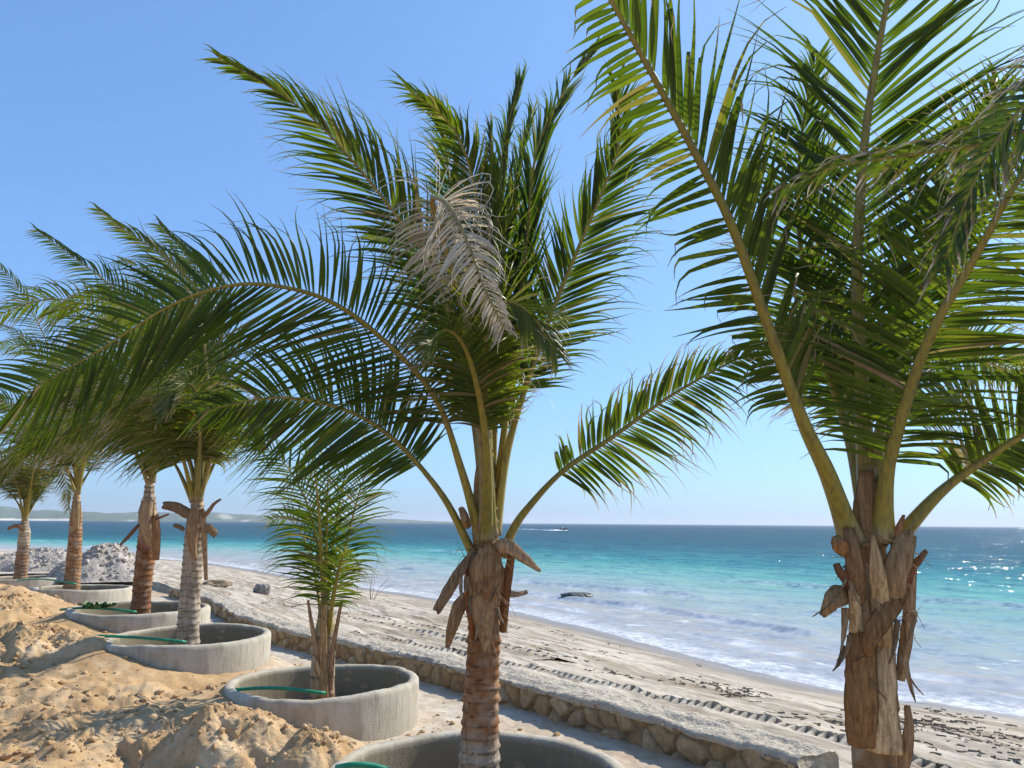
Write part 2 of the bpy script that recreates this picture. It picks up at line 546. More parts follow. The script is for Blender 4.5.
SHORE = np.vstack([SHORE[0] + (SHORE[0] - SHORE[1]) / np.linalg.norm(SHORE[0] - SHORE[1]) * np.array([4000.0]) * np.array([1.0, 0.35]), SHORE, SHORE[-1] + np.array([2.0, -6.0]), SHORE[-1] + np.array([8.0, -3000.0])])
print('shore', [tuple(p.round(1)) for p in SHORE])


def ground_z(x, y, detail=True):
    sw = polydist(x, y, WALL)
    ss = polydist(x, y, SHORE)
    L = -sw
    bank = sstep(1.9, 3.6, L)
    z = 0.02 + 0.30 * bank
    # soil rises gently to the far left where the row climbs
    z = z + 0.38 * sstep(3.0, 9.0, -x) * sstep(1.2, 3.2, L) * (1 - sstep(14, 40, L))
    z = z + 0.35 * sstep(4.0, 9.0, -x) * (1 - sstep(1.2, 3.2, L))
    if detail:
        z = z + bank * (0.16 * fbm(x * 0.8, y * 0.8, 3, 3) + 0.11 * np.abs(fbm(x * 2.3, y * 2.3, 7, 4))) + 0.045 * fbm(x * 5, y * 5, 9, 4, 0.6) * (0.35 + bank) - 0.05 * bank * sstep(0.18, 0.34, noise2(x * 3.1, y * 3.1, 66)) 
    # beach
    t = np.clip(sw / np.maximum(sw - np.minimum(ss, -0.01), 1e-3), 0, 1)
    zb = 0.235 + (SEA_Z - 0.235) * t ** 0.85
    zb = np.where(ss > 0, SEA_Z - 0.09 * ss, zb)
    zb = zb + 0.35 * sstep(5.0, 9.0, -x) * (1 - sstep(0.0, 0.5, t))
    if detail:
        rg = fbm(x * 0.55 + y * 0.35, (x * 0.8 - y * 0.5) * 2.1, 21, 4)
        zb = zb + 0.03 * sstep(0.2, 0.9, sw) * np.sin(sw * 11 + 2.5 * fbm(x * .8, y * .8, 61, 2)) * sstep(0.05, 0.3, fbm(x * .35, y * .35, 62, 2) + 0.2) * (1 - sstep(-5, -2.5, ss))
        zb = zb + (1 - sstep(-3.5, -0.3, ss)) * (0.035 * rg + 0.022 * fbm(x * 4, y * 4, 5, 4, 0.6)) + 0.02 * fbm(x, y, 4, 3)
    zz = np.where(sw > 0.2, zb, z)
    for k, (c, d) in RC.items():
        r = np.hypot(x - c[0], y - c[1])
        zi = c[2] - 0.36 + 0.05 * fbm(x * 3, y * 3, 31, 3)
        m = 1 - sstep(RR - 0.08, RR - 0.03, r)
        # soil is banked against the row side of each ring and falls away towards the wall
        bury = 0.05 + (0.36 if k in 'ABG' else 0.29) * sstep(-1.0, 0.75, ((x - c[0]) * 0.95 + (y - c[1]) * 0.15) / RR)
        near = 1 - sstep(RR - 0.05, RR + 0.75, r)
        zz = zz * (1 - near) + (c[2] - bury + 0.02 * fbm(x * 6, y * 6, 33, 3)) * near
        zz = zz * (1 - m) + zi * m
    return zz


def polar(radii, angs):
    Rg, Ag = np.meshgrid(radii, angs, indexing='ij')
    X = Rg * np.sin(Ag); Y = Rg * np.cos(Ag)
    nr, na = Rg.shape
    i, j = np.meshgrid(np.arange(nr - 1), np.arange(na - 1), indexing='ij')
    a = (i * na + j).ravel()
    Fq = np.stack([a, a + 1, a + na + 1, a + na], 1)
    return X.ravel(), Y.ravel(), Fq


def geo(a, b, step):
    n = int(math.log(b / a) / math.log(1 + step)) + 2
    return np.geomspace(a, b, n)


def compact(V, Fq, attrs):
    used = np.unique(Fq)
    mp = np.full(len(V), -1); mp[used] = np.arange(len(used))
    return V[used], mp[Fq], {k: v[used] for k, v in attrs.items()}


fine = np.radians(np.arange(-46, 46.01, 0.13))
coarse_l = np.radians(np.arange(-180, -46, 2.0)); coarse_r = np.radians(np.arange(48, 181, 2.0))
angs = np.concatenate([coarse_l, fine, coarse_r])
rad = np.concatenate([[0.02], geo(0.4, 2.2, 0.08), geo(2.3, 26, 0.0065), geo(26.6, 140, 0.03), geo(150, 14000, 0.2)])
X, Y, Fq = polar(rad, angs)
Z = ground_z(X, Y)
sw = polydist(X, Y, WALL); ss = polydist(X, Y, SHORE)
V = np.stack([X, Y, Z], 1)
fsw = sw[Fq].mean(1); fss = ss[Fq].mean(1)
pale = 1 - sstep(1.5, 2.5, -sw + 0.5 * fbm(X * 1.5, Y * 1.5, 19, 3))
v_, f_, a_ = compact(V, Fq[(fsw <= 0.2)][:, ::-1], {'pale': pale})
struct(mk('sandy_ground', v_, f_, SOIL, attrs=a_))
v_, f_, a_ = compact(V, Fq[(fsw > 0.2) & (fss < 30)][:, ::-1], {'shore': ss})
struct(mk('beach', v_, f_, BEACH, attrs=a_))

# ------------------------------------------------------------------ sea
rad = np.concatenate([geo(7, 70, 0.007), geo(71, 400, 0.02), geo(410, 14000, 0.08)])
angs2 = np.radians(np.concatenate([np.arange(-90, -46, 2.0), np.arange(-46, 46.01, 0.16), np.arange(48, 130, 2.0)]))
X, Y, Fq = polar(rad, angs2)
ss = polydist(X, Y, SHORE)
along = X * -0.56 + Y * 0.83
Zs = np.zeros_like(X); crest = np.zeros_like(X)
for k, (off, amp, w) in enumerate(((2.4, 0.06, 0.4), (5.2, 0.16, 0.42), (9.0, 0.20, 0.55), (15, 0.2, 1.0), (25, 0.2, 1.7))):
    wig = off + 2.2 * fbm(along * 0.05, along * 0 + k * 7.7, 40 + k, 3) * (1 + off * 0.08)
    m = sstep(-0.05, 0.22, fbm(along * 0.11 + k * 3.1, ss * 0.02, 50 + k, 3))
    u = (ss - wig) / w
    prof = np.exp(-np.where(u < 0, (u * 2.0) ** 2, (u * 0.8) ** 2))
    Zs += amp * m * prof
    fw = np.exp(-((u + 0.55) * 2.2) ** 2) * m * (0.55 + 0.9 * fbm(along * 0.9, ss * 1.3, 60 + k, 4))
    crest = np.maximum(crest, np.clip(fw, 0, 1) * (0.75 if k < 3 else 0.25))
damp = 1 / (1 + (np.hypot(X, Y) / 150) ** 2)
Zs += damp * sstep(1, 30, ss) * 0.10 * (fbm(along * 0.25, ss * 0.5, 70, 3))
V = np.stack([X, Y, SEA_Z + Zs], 1)
fss = ss[Fq].min(1)
v_, f_, a_ = compact(V, Fq[(ss[Fq].max(1) > -2.0)][:, ::-1], {'shore': ss, 'crest': crest})
struct(mk('sea', v_, f_, SEA, attrs=a_))

# ------------------------------------------------------------------ headland
pxs = np.linspace(-330, 480, 260)
rows = np.linspace(0, 1, 26)
HV, HA = [], []
for r_ in rows:
    for px in pxs:
        dist = 2300 + 900 * r_ + 260 * (fbm(px * 0.012, 0.0, 81, 3))
        dirv = on_plane(px, 560, -10)[:2]; dirv = unit(dirv)
        p = dirv * dist
        env = np.interp(px, [-330, 0, 110, 250, 330, 400, 470, 480], [40, 38, 34, 33, 22, 14, 5, 0])
        prof = math.sin(min(r_ * 1.25, 1) * math.pi / 2) ** 0.8
        h = env * prof * (0.85 + 0.5 * float(fbm(px * 0.02, r_ * 3, 85, 4))) - 1.5
        HV.append((p[0], p[1], SEA_Z + h))
        white = 1.0 if (r_ < 0.05 and px < 72) else 0.0
        white = max(white, float(sstep(0.24, 0.4, fbm(px * 0.05, r_ * 3, 88, 3))) * (1 - r_) * 0.6)
        HA.append((white, 0, 0))
nc = len(pxs)
HF = [(i * nc + j, i * nc + j + 1, (i + 1) * nc + j + 1, (i + 1) * nc + j) for i in range(len(rows) - 1) for j in range(nc - 1)]
struct(mk('hills', HV, HF, HILLS, attrs={'leafcol': np.array(HA)}))

# ------------------------------------------------------------------ stone wall
wv, wlen = catmull(np.array(wall_vis), int(260))
nrm = np.gradient(wv, axis=0); nrm /= np.linalg.norm(nrm, axis=1)[:, None]
side = np.stack([-nrm[:, 1], nrm[:, 0]], 1)            # seaward
WT = 0.42
root = empty('stone_wall', (wv[-1][0], wv[-1][1], 0), 'low rubble stone wall with a mortar top curving between planters and beach', 'wall')
# rubble face: a dense sheet pushed out into stones
ns_, nh_ = 2600, 30
fv, flen = catmull(np.array(wall_vis), ns_)
fn = np.gradient(fv, axis=0); fn /= np.linalg.norm(fn, axis=1)[:, None]
fs = np.stack([-fn[:, 1], fn[:, 0]], 1)
u = np.linspace(0, flen, ns_)
hh = np.linspace(-0.15, WALL_Z - 0.03, nh_)
rng = np.random.default_rng(4)
cell = 0.23
cu, ch = int(flen / cell) + 3, 5
jit = rng.random((cu, ch, 2)); scol = rng.random((cu, ch))
U, H = np.meshgrid(u, hh, indexing='ij')
gu = np.floor(U / cell).astype(int); gh = np.floor((H + 0.2) / cell).astype(int)
d1 = np.full(U.shape, 9.0); d2 = np.full(U.shape, 9.0); idc = np.zeros(U.shape)
for a in (-1, 0, 1):
    for b in (-1, 0, 1):
        iu = np.clip(gu + a, 0, cu - 1); ih = np.clip(gh + b, 0, ch - 1)
        qx = (gu + a + jit[iu, ih, 0]) * cell; qy = (gh + b + jit[iu, ih, 1]) * cell - 0.2
        dd = np.hypot(U - qx, (H - qy) * 1.15)
        n1 = dd < d1
        d2 = np.where(n1, d1, np.minimum(d2, dd)); idc = np.where(n1, scol[iu, ih], idc); d1 = np.where(n1, dd, d1)
edge = d2 - d1
out = 0.055 * sstep(0.0, 0.07, edge) * (0.4 + idc) + 0.045 * fbm(U * 5, H * 5, 90, 4, 0.55)
pos = np.zeros((ns_, nh_, 3))
pos[:, :, 0] = fv[:, 0][:, None] - fs[:, 0][:, None] * (out - 0.02)
pos[:, :, 1] = fv[:, 1][:, None] - fs[:, 1][:, None] * (out - 0.02)
pos[:, :, 2] = H + (np.clip(-fv[:, 0] - 5, 0, 4) / 4 * 0.35)[:, None]
base_z = pos[:, :, 2]
ca = np.array([0.36, 0.24, 0.125]); cb = np.array([0.50, 0.385, 0.24]); cm = np.array([0.25, 0.19, 0.12])
colr = ca + (cb - ca) * idc[..., None]
colr = colr * (sstep(0.0, 0.03, edge))[..., None] + cm * (1 - sstep(0.0, 0.03, edge))[..., None]
idx = np.arange(ns_ * nh_).reshape(ns_, nh_)
q = np.stack([idx[:-1, :-1], idx[:-1, 1:], idx[1:, 1:], idx[1:, :-1]], -1).reshape(-1, 4)
mk('rubble_face', pos.reshape(-1, 3), q[:, ::-1], RUBBLE, root, attrs={'leafcol': colr.reshape(-1, 3)})
# mortar coping, uneven, plus the back of the wall
ts = np.linspace(0, 1, 12)
cop = np.zeros((ns_, 16, 3))
lift = (np.clip(-fv[:, 0] - 5, 0, 4) / 4 * 0.35)
for j in range(16):
    if j == 0:
        o_, z_ = -0.012, WALL_Z - 0.06
    elif j == 15:
        o_, z_ = WT + 0.02, -0.3
    else:
        o_, z_ = -0.03 + (WT + 0.05) * (j - 1) / 13, WALL_Z
    wob = 0.045 * fbm(u * 2.2, u * 0 + j * 0.35, 93, 4) + 0.022 * fbm(u * 9, u * 0 + j * 1.3, 94, 3)
    ew = 0.075 * fbm(u * 3.1, u * 0 + 3.3, 95, 5, 0.6) if j in (0, 1, 2) else 0
    cop[:, j, 0] = fv[:, 0] + fs[:, 0] * (o_ + ew); cop[:, j, 1] = fv[:, 1] + fs[:, 1] * (o_ + ew)
    cop[:, j, 2] = z_ + lift + wob * (1 if 0 < j < 15 else 0.3) - (0.03 if j in (1, 14) else 0)
idx = np.arange(ns_ * 16).reshape(ns_, 16)
q = np.stack([idx[:-1, :-1], idx[:-1, 1:], idx[1:, 1:], idx[1:, :-1]], -1).reshape(-1, 4)
capq = [list(idx[-1, :])]
MORT = m_plain('wall_mortar', (0.36, 0.31, 0.24), (0.54, 0.475, 0.375), 16, 0.95, 0.1, 1.0, 0.05)
mk('mortar_top', cop.reshape(-1, 3), q[:, ::-1].tolist() + capq, MORT, root)


def rock(name, c, r, mat, seed, parent=None, rough=0.35, sub=4):
    import bmesh
    bm = bmesh.new(); bmesh.ops.create_icosphere(bm, subdivisions=sub, radius=1.0)
    V = np.array([v.co[:] for v in bm.verts]); Fc = [[v.index for v in f.verts] for f in bm.faces]; bm.free()
    n = fbm(V[:, 0] * 1.6 + V[:, 2] * 0.9, V[:, 1] * 1.6 - V[:, 2] * 1.1, seed, 5, 0.55)
    V = V * (1 + rough * n)[:, None]
    V = np.sign(V) * np.abs(V) ** 0.85
    V = V * np.asarray(r) + np.asarray(c)
    return mk(name, V, Fc, mat, parent, origin=None if parent else np.asarray(c))


e = at(801, 764, F * 0.9 / 150)
ep = on_plane(802, 762, 0.24)
eb = rock('end_block', (ep[0], ep[1], 0.13), (0.10, 0.13, 0.19), RUBBLE, 5, root, 0.3)
at_ = eb.data.attributes.new('leafcol', 'FLOAT_COLOR', 'POINT')
at_.data.foreach_set('color', np.tile(np.array([0.27, 0.22, 0.16, 1], np.float32), len(eb.data.vertices)))

# ------------------------------------------------------------------ planter rings
RLAB = {'A': 'round concrete planter ring around the trunk of the large middle palm, nearest in view',
        'B': 'round concrete planter ring with the small young palm growing in it',
        'C': 'round concrete planter ring of the palm beside the young palm, pale straight trunk',
        'D': 'round concrete planter ring with a tuft of green weeds at its left edge',
        'E': 'concrete planter ring in front of the pale grey rubble heap',
        'F': 'farthest concrete planter ring at the left edge of the photo'}
for k, lab in RLAB.items():
    c, d = RC[k]
    n = 96
    prof = [(RR, -0.62), (RR, -0.3), (RR, -0.05), (RR - 0.004, -0.018), (RR - 0.02, 0.0), (RR - 0.05, 0.004), (RR - 0.085, 0.0), (RR - 0.103, -0.018), (RR - 0.107, -0.05), (RR - 0.107, -0.25), (RR - 0.107, -0.6)]
    V = []
    sd = ord(k)
    for i in range(n):
        a = 2 * math.pi * i / n
        w = 0.012 * float(fbm(math.cos(a) * 1.5 + sd, math.sin(a) * 1.5, 12, 3))
        dz = RR * 0.012 * math.cos(a - sd * 1.7) - 0.007 * max(0.0, float(noise2(math.cos(a) * 7 + sd, math.sin(a) * 7, 18)) - 0.28) / 0.2 + 0.03 * float(fbm(math.cos(a) * 1.2 + sd, math.sin(a) * 1.2, 15, 3)) + 0.006 * float(noise2(math.cos(a) * 14 + sd, math.sin(a) * 14, 16))
        for (r_, z_) in prof:
            V.append((c[0] + (r_ + w) * math.cos(a), c[1] + (r_ + w) * math.sin(a), c[2] + z_ + (dz if z_ > -0.2 else 0)))
    m = len(prof)
    AT = np.array([[1.0 if q >= 8 else (0.55 if q == 7 else 0.0), 0, 0] for _ in range(n) for q in range(m)])  # marks the inner wall, where shade is painted into the concrete
    Fc = [(i * m + j, ((i + 1) % n) * m + j, ((i + 1) % n) * m + j + 1, i * m + j + 1) for i in range(n) for j in range(m - 1)]
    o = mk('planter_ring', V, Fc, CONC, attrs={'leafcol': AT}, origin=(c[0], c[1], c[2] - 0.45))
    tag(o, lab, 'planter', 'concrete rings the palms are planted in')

# ------------------------------------------------------------------ sand mounds
def mound(name, px, py, d, rx, ry, h, seed, label, cat, mat, rot=0.0, rough=0.5, skew=(0.0, 0.0), group=None, base=None, pw=1.0):
    c = at(px, py, d)
    n_r, n_a = 90, 200
    V = []; Fc = []
    rs = np.linspace(0, 1, n_r) ** 0.9
    A_ = np.linspace(0, 2 * math.pi, n_a, endpoint=False)
    Rg, Ag = np.meshgrid(rs, A_, indexing='ij')
    lob = 1 + 0.32 * fbm(np.cos(Ag) * 1.4 + seed, np.sin(Ag) * 1.4, seed, 3)
    lx = Rg * np.cos(Ag) * lob; ly = Rg * np.sin(Ag) * lob
    wx = lx * rx; wy = ly * ry
    x = c[0] + wx * math.cos(rot) - wy * math.sin(rot) + skew[0] * (1 - Rg); y = c[1] + wx * math.sin(rot) + wy * math.cos(rot) + skew[1] * (1 - Rg)
    gz = ground_z(x, y) if base is None else np.full(x.shape, base)
    pr = (1 - Rg) ** 0.85 * (1 + 0.4 * (1 - Rg))
    pr = np.cos(np.clip(Rg * 1.02, 0, 1) * math.pi / 2) ** (1.5 * pw)
    det = rough * (0.8 * fbm(x * 1.6, y * 1.6, seed + 1, 3) + 0.32 * fbm(x * 4.5, y * 4.5, seed + 2, 4, 0.5) + 0.16 * fbm(x * 16, y * 16, seed + 3, 4, 0.6))
    # slumped lumps, then clods and grains; never sharp peaks
    lump = 0.30 * h * fbm(x * 1.5, y * 1.5, seed + 1, 2) + rough * (0.10 * fbm(x * 3.3, y * 3.3, seed + 2, 3, 0.5) + 0.035 * np.abs(fbm(x * 11, y * 11, seed + 3, 3)) + 0.02 * fbm(x * 30, y * 30, seed + 4, 3))
    slip = 0.10 * h * np.sin(np.clip(Rg, 0, 1) * 9 + 3 * fbm(x * 1.2, y * 1.2, seed + 6, 2)) * (Rg < 0.95)
    z = gz + h * pr + (lump + slip * 0.5) * sstep(1.0, 0.7, Rg) - 0.05 * sstep(0.8, 1.0, Rg)
    V = np.stack([x, y, z], -1).reshape(-1, 3)
    idx = np.arange(n_r * n_a).reshape(n_r, n_a)
    q = np.stack([idx[:-1], np.roll(idx, -1, 1)[:-1], np.roll(idx, -1, 1)[1:], idx[1:]], -1).reshape(-1, 4)
    q = q[n_a - 0:] if False else q
    o = mk(name, V, q[:, ::-1], mat, origin=(c[0], c[1], float(gz.mean())))
    MV.append((np.stack([x, y, z], -1)[:int(n_r * 0.93)].reshape(-1, 3), mat))
    return tag(o, label, cat, group)


MV = []
MG = 'heaps of dug golden sand beside the planters'
mound('sand_mound', 236, 722, 5.7, 1.15, 0.66, 0.35, 11, 'largest heap of dug golden sand, in front of the young palm planter', 'sand heap', SOIL, R(-28), 0.5, skew=(-0.2, -0.22), group=MG, pw=0.75)
mound('sand_mound', 312, 752, 5.0, 0.38, 0.30, 0.20, 12, 'small sand heap touching the left rim of the nearest planter', 'sand heap', SOIL, R(10), 0.5, group=MG, pw=0.8)
mound('sand_mound', 62, 640, 8.9, 1.0, 0.8, 0.27, 13, 'lumpy golden sand heap left of the planter of the pale straight trunk, with dark hollows', 'sand heap', SOIL, R(-25), 0.7, skew=(-0.15, -0.2), group=MG, pw=0.8)
mound('sand_mound', -8, 612, 11.0, 0.9, 0.9, 0.12, 14, 'golden sand heap cut by the left edge of the photo below the farthest planter', 'sand heap', SOIL, 0, 0.7, group=MG, pw=0.7)
mound('rubble_heap', 103, 578, 19.5, 1.35, 1.2, 0.78, 15, 'taller pale grey rubble heap on the beach behind the left palms', 'rubble heap', HEAP, 0.2, 0.35, group='grey rubble heaps on the beach', base=0.55, pw=0.8)
mound('rubble_heap', 36, 577, 22.0, 2.0, 1.2, 0.5, 16, 'lower darker grey rubble heap behind the farthest palm trunk', 'rubble heap', HEAP, 0.0, 0.4, group='grey rubble heaps on the beach', base=0.6, pw=0.7)

# ------------------------------------------------------------------ beach finds
p = on_plane(262, 595, -0.25)
tag(rock('rock', (p[0], p[1], float(ground_z(p[0:1], p[1:2])[0]) + 0.12), (0.26, 0.2, 0.2), ROCK, 33), 'single grey boulder standing on the pale beach near the surf', 'rock')
p = on_plane(576, 599, SEA_Z)
tag(rock('rock', (p[0], p[1], SEA_Z + 0.10), (0.52, 0.3, 0.15), WETROCK, 37, rough=0.6), 'flat dark wet rock lying in the shallow water', 'rock')
p = on_plane(214, 589, -0.2)
tag(rock('seaweed_clump', (p[0], p[1], float(ground_z(p[0:1], p[1:2])[0]) + 0.03), (0.42, 0.28, 0.10), WEED, 39, rough=1.3), 'dark clump of dried seaweed on the beach right of the pale trunk', 'seaweed')
# twig
p = on_plane(371, 600, -0.55)
mb = MB()
for k in range(5):
    rnd = random.Random(k)
    tp = np.array([p[0], p[1], -0.6]) + np.array([rnd.uniform(-.1, .7), rnd.uniform(-.3, .3), rnd.uniform(.5, 1.15)])
    P, _ = catmull([(p[0], p[1], -0.75), (np.array([p[0], p[1], -0.75]) + tp) / 2 + np.array([rnd.uniform(-.1, .1), 0, 0.1]), tp], 8)
    v, f = tube_geo(P, np.linspace(0.012, 0.005, 8), 5); mb.add(v, f)
tag(mb.build('twig', WEED, origin=(p[0], p[1], -0.7)), 'thin bare twigs sticking up from the sand right of the young palm', 'twig')

# seaweed litter on the beach (uncountable)
rng = np.random.default_rng(8)
mb = MB()
cnt = 0
while cnt < 230:
    if rng.random() < 0.6:
        px, py = rng.uniform(250, 1020), 0
        t = (px - 250) / 770
        py = 590 + 135 * t + rng.normal(0, 9 + 10 * t)
    else:
        px, py = rng.uniform(200, 1020), rng.uniform(585, 768)
    p = on_plane(px, py, -0.25)
    s = polydist(p[0:1], p[1:2], WALL)[0]; sh = polydist(p[0:1], p[1:2], SHORE)[0]
    if s < 0.7 or sh > -0.9:
        continue
    cl = fbm(p[0] * 0.9, p[1] * 0.9, 77, 3)
    if cl < 0.02:
        continue
    cnt += 1
    z = float(ground_z(p[0:1], p[1:2])[0])
    big = rng.random() < 0.15
    for q in range(int(rng.integers(3, 8)) * (3 if big else 1)):
        sp = 0.16 if big else 0.07
        ln = rng.uniform(0.02, 0.12); wd_ = rng.uniform(0.0015, 0.006)
        ang = rng.normal(2.2, 0.7)
        cx = p[0] + rng.normal(0, sp) * 1.6 * math.cos(2.2) + rng.normal(0, sp * 0.5); cy = p[1] + rng.normal(0, sp) * 1.6 * math.sin(2.2) + rng.normal(0, sp * 0.5)
        dx, dy = math.cos(ang), math.sin(ang)
        bend = rng.normal(0, 0.3)
        v = []
        for j in range(4):
            tq = j / 3 - 0.5
            bx, by = cx + dx * ln * tq - dy * bend * ln * tq * tq, cy + dy * ln * tq + dx * bend * ln * tq * tq
            hq = z + 0.003 + rng.uniform(0.0, 0.006)
            wq = wd_ * (1 - abs(tq))
            v += [(bx - dy * wq, by + dx * wq, hq - 0.012), (bx, by, hq + 0.004), (bx + dy * wq, by - dx * wq, hq - 0.012)]
        f = []
        for j in range(3):
            f += [(j * 3, j * 3 + 1, j * 3 + 4, j * 3 + 3), (j * 3 + 1, j * 3 + 2, j * 3 + 5, j * 3 + 4)]
        mb.add(np.array(v), f)
struct(mb.build('seaweed_litter', WEED), 'stuff')

# soil clods (uncountable)
mb = MB()
import bmesh
bm = bmesh.new(); bmesh.ops.create_icosphere(bm, subdivisions=1, radius=1.0)
ICV = np.array([v.co[:] for v in bm.verts]); ICF = [[v.index for v in f.verts] for f in bm.faces]; bm.free()
cnt = 0
while cnt < 1500:
    px, py = rng.uniform(-20, 560), rng.uniform(600, 790)
    p = on_plane(px, py, 0.3)
    s = polydist(p[0:1], p[1:2], WALL)[0]
    if s > -0.1 or any(np.hypot(p[0] - c[0][0], p[1] - c[0][1]) < RR + 0.03 for c in RC.values()):
        continue
    if fbm(p[0] * 0.8, p[1] * 0.8, 99, 3) < -0.02 and rng.random() < 0.85:
        continue
    cnt += 1
    z = float(ground_z(p[0:1], p[1:2])[0])
    r = 0.008 + 0.035 * rng.random() ** 4
    v = ICV * rng.uniform(0.6, 1.2, (len(ICV), 1)) * r * np.array([1.2, 1, 0.75]) + np.array([p[0], p[1], z + r * 0.3])
    mb.add(v, ICF)
for V_, mt_ in MV:
    if mt_ is not SOIL:
        continue
    for i_ in rng.integers(0, len(V_), 420 if np.ptp(V_[:, 0]) > 1.2 else 150):
        r = 0.004 + 0.026 * rng.random() ** 4
        mb.add(ICV * rng.uniform(0.55, 1.2, (len(ICV), 1)) * r + V_[i_] + np.array([0, 0, r * 0.35]), ICF)
struct(mb.build('soil_clods', SOIL, smooth=False, attr='pale_'), 'stuff')
mb = MB()
for V_, mt_ in MV:
    if mt_ is SOIL:
        continue
    for i_ in rng.integers(0, len(V_), 700):
        r = 0.012 + 0.06 * rng.random() ** 3
        mb.add(ICV * rng.uniform(0.55, 1.25, (len(ICV), 1)) * r + V_[i_] + np.array([0, 0, r * 0.2]), ICF)
struct(mb.build('rubble_stones', HEAP, smooth=False), 'stuff')

# tread marks pressed into the sand by a tracked machine
def tread(name, pxs, width, pitch, depth, zoff=0.012):
    P = np.array([on_plane(a, b, 0.0)[:2] for a, b in pxs])
    P, L = catmull(P, int(400))
    n = int(L / pitch * 6)
    P, L = catmull(P[::10], n)
    T = np.gradient(P, axis=0); T /= np.linalg.norm(T, axis=1)[:, None]
    S = np.stack([-T[:, 1], T[:, 0]], 1)
    ph = (np.arange(n) % 6)
    pit = np.array([0, 1, 1, 1, 0, 0])[ph]
    offs = np.array([-4.5, -2.6, -1.2, -0.62, -0.5, 0.5, 0.62, 1.2, 2.6, 4.5]) * width
    xs = P[:, 0][:, None] + S[:, 0][:, None] * offs; ys = P[:, 1][:, None] + S[:, 1][:, None] * offs
    g = ground_z(xs.ravel(), ys.ravel()).reshape(xs.shape)
    lift_ = np.array([-0.04, 0.12, 0.28, 0.36, 0.42, 0.95, 1.05, 0.85, 0.40, -0.04]) * depth
    z = g + zoff * 0.5 + lift_ * (1 + 0.5 * fbm(xs * 7, ys * 7, 5, 3))
    z[:, 4:6] -= pit[:, None] * np.array([0.42, 0.98]) * depth * (1 + 0.35 * fbm(xs[:, 4:6] * 3, ys[:, 4:6] * 3, 6, 2))
    z[:, 0] -= 0.03; z[:, -1] -= 0.03
    V = np.stack([xs, ys, z], -1).reshape(-1, 3)
    m_ = len(offs)
    idx = np.arange(n * m_).reshape(n, m_)
    q = np.stack([idx[:-1, :-1], idx[:-1, 1:], idx[1:, 1:], idx[1:, :-1]], -1).reshape(-1, 4)
    struct(mk(name, V, q[:, ::-1], BEACH, smooth=False, attrs={'shore': np.full(len(V), -8.0)}))


tread('tread_marks', [(352, 637), (400, 646), (509, 662), (586, 679), (700, 703), (842, 739), (932, 764), (1010, 790)], 0.10, 0.12, 0.075)
tread('tread_marks', [(330, 610), (400, 620), (480, 632), (560, 646)], 0.16, 0.2, 0.05)
tread('tread_marks', [(340, 604), (410, 613), (480, 623)], 0.16, 0.2, 0.05)

# ------------------------------------------------------------------ hoses and weeds
def hose(pts, label, r=0.017):
    P, _ = catmull(pts, 24)
    v, f = tube_geo(P, np.full(24, r), 10)
    o = mk('hose', v, f, HOSE, origin=P[-1])
    tag(o, label, 'hose', 'green hoses led over the planter rims')


def ring_hose(k, a, b, za, zb, label, lx=0.3, ya=0.0):
    c, d = RC[k]
    p0 = at(a[0], a[1], d - 0.35 + ya); p1 = at(b[0], b[1], d - 0.3)
    pm = (p0 + p1) / 2 + np.array([0, 0, 0.012])
    pre = p0 + np.array([-lx, 0.05, -0.03])
    hose([pre, p0, pm, p1, p1 + np.array([0.10, 0.05, -0.02])], label)


ring_hose('C', (95, 636), (176, 641), 0, 0, 'green hose end lying over the rim beside the pale straight trunk')
ring_hose('B', (262, 688), (314, 692), 0, 0, 'green hose end lying inside the rim of the young palm planter')
ring_hose('D', (80, 608), (128, 611), 0, 0, 'green hose end beside the tuft of green weeds')
ring_hose('E', (40, 579), (70, 583), 0, 0, 'faint green hose at the back planters beside the pale rubble heap', 0.5, 0.6)
ring_hose('A', (352, 765), (392, 771), 0, 0, 'green hose end on the nearest planter at the bottom edge of the photo', 0.1)

c, d = RC['D']
p = at(94, 606, d - 0.35)
mb = MB(); rnd = random.Random(3)
for k in range(70):
    b = p + np.array([rnd.uniform(-.2, .24), rnd.uniform(-.12, .12), -0.02])
    dirv = unit(np.array([rnd.uniform(-1, 1), rnd.uniform(-1, 1), rnd.uniform(0.2, 1.0)]))
    sd_ = unit(np.cross(dirv, [rnd.random(), rnd.random(), 1]))
    l = rnd.uniform(0.07, 0.15); w = l * 0.28
    v = np.array([b, b + dirv * l * .5 + sd_ * w, b + dirv * l + np.array([0, 0, -.03]), b + dirv * l * .5 - sd_ * w])
    mb.add(v, [(0, 1, 2, 3)])
tag(mb.build('weed_tuft', PLANT, origin=p), 'tuft of fresh green weeds spilling over a planter rim', 'plant')

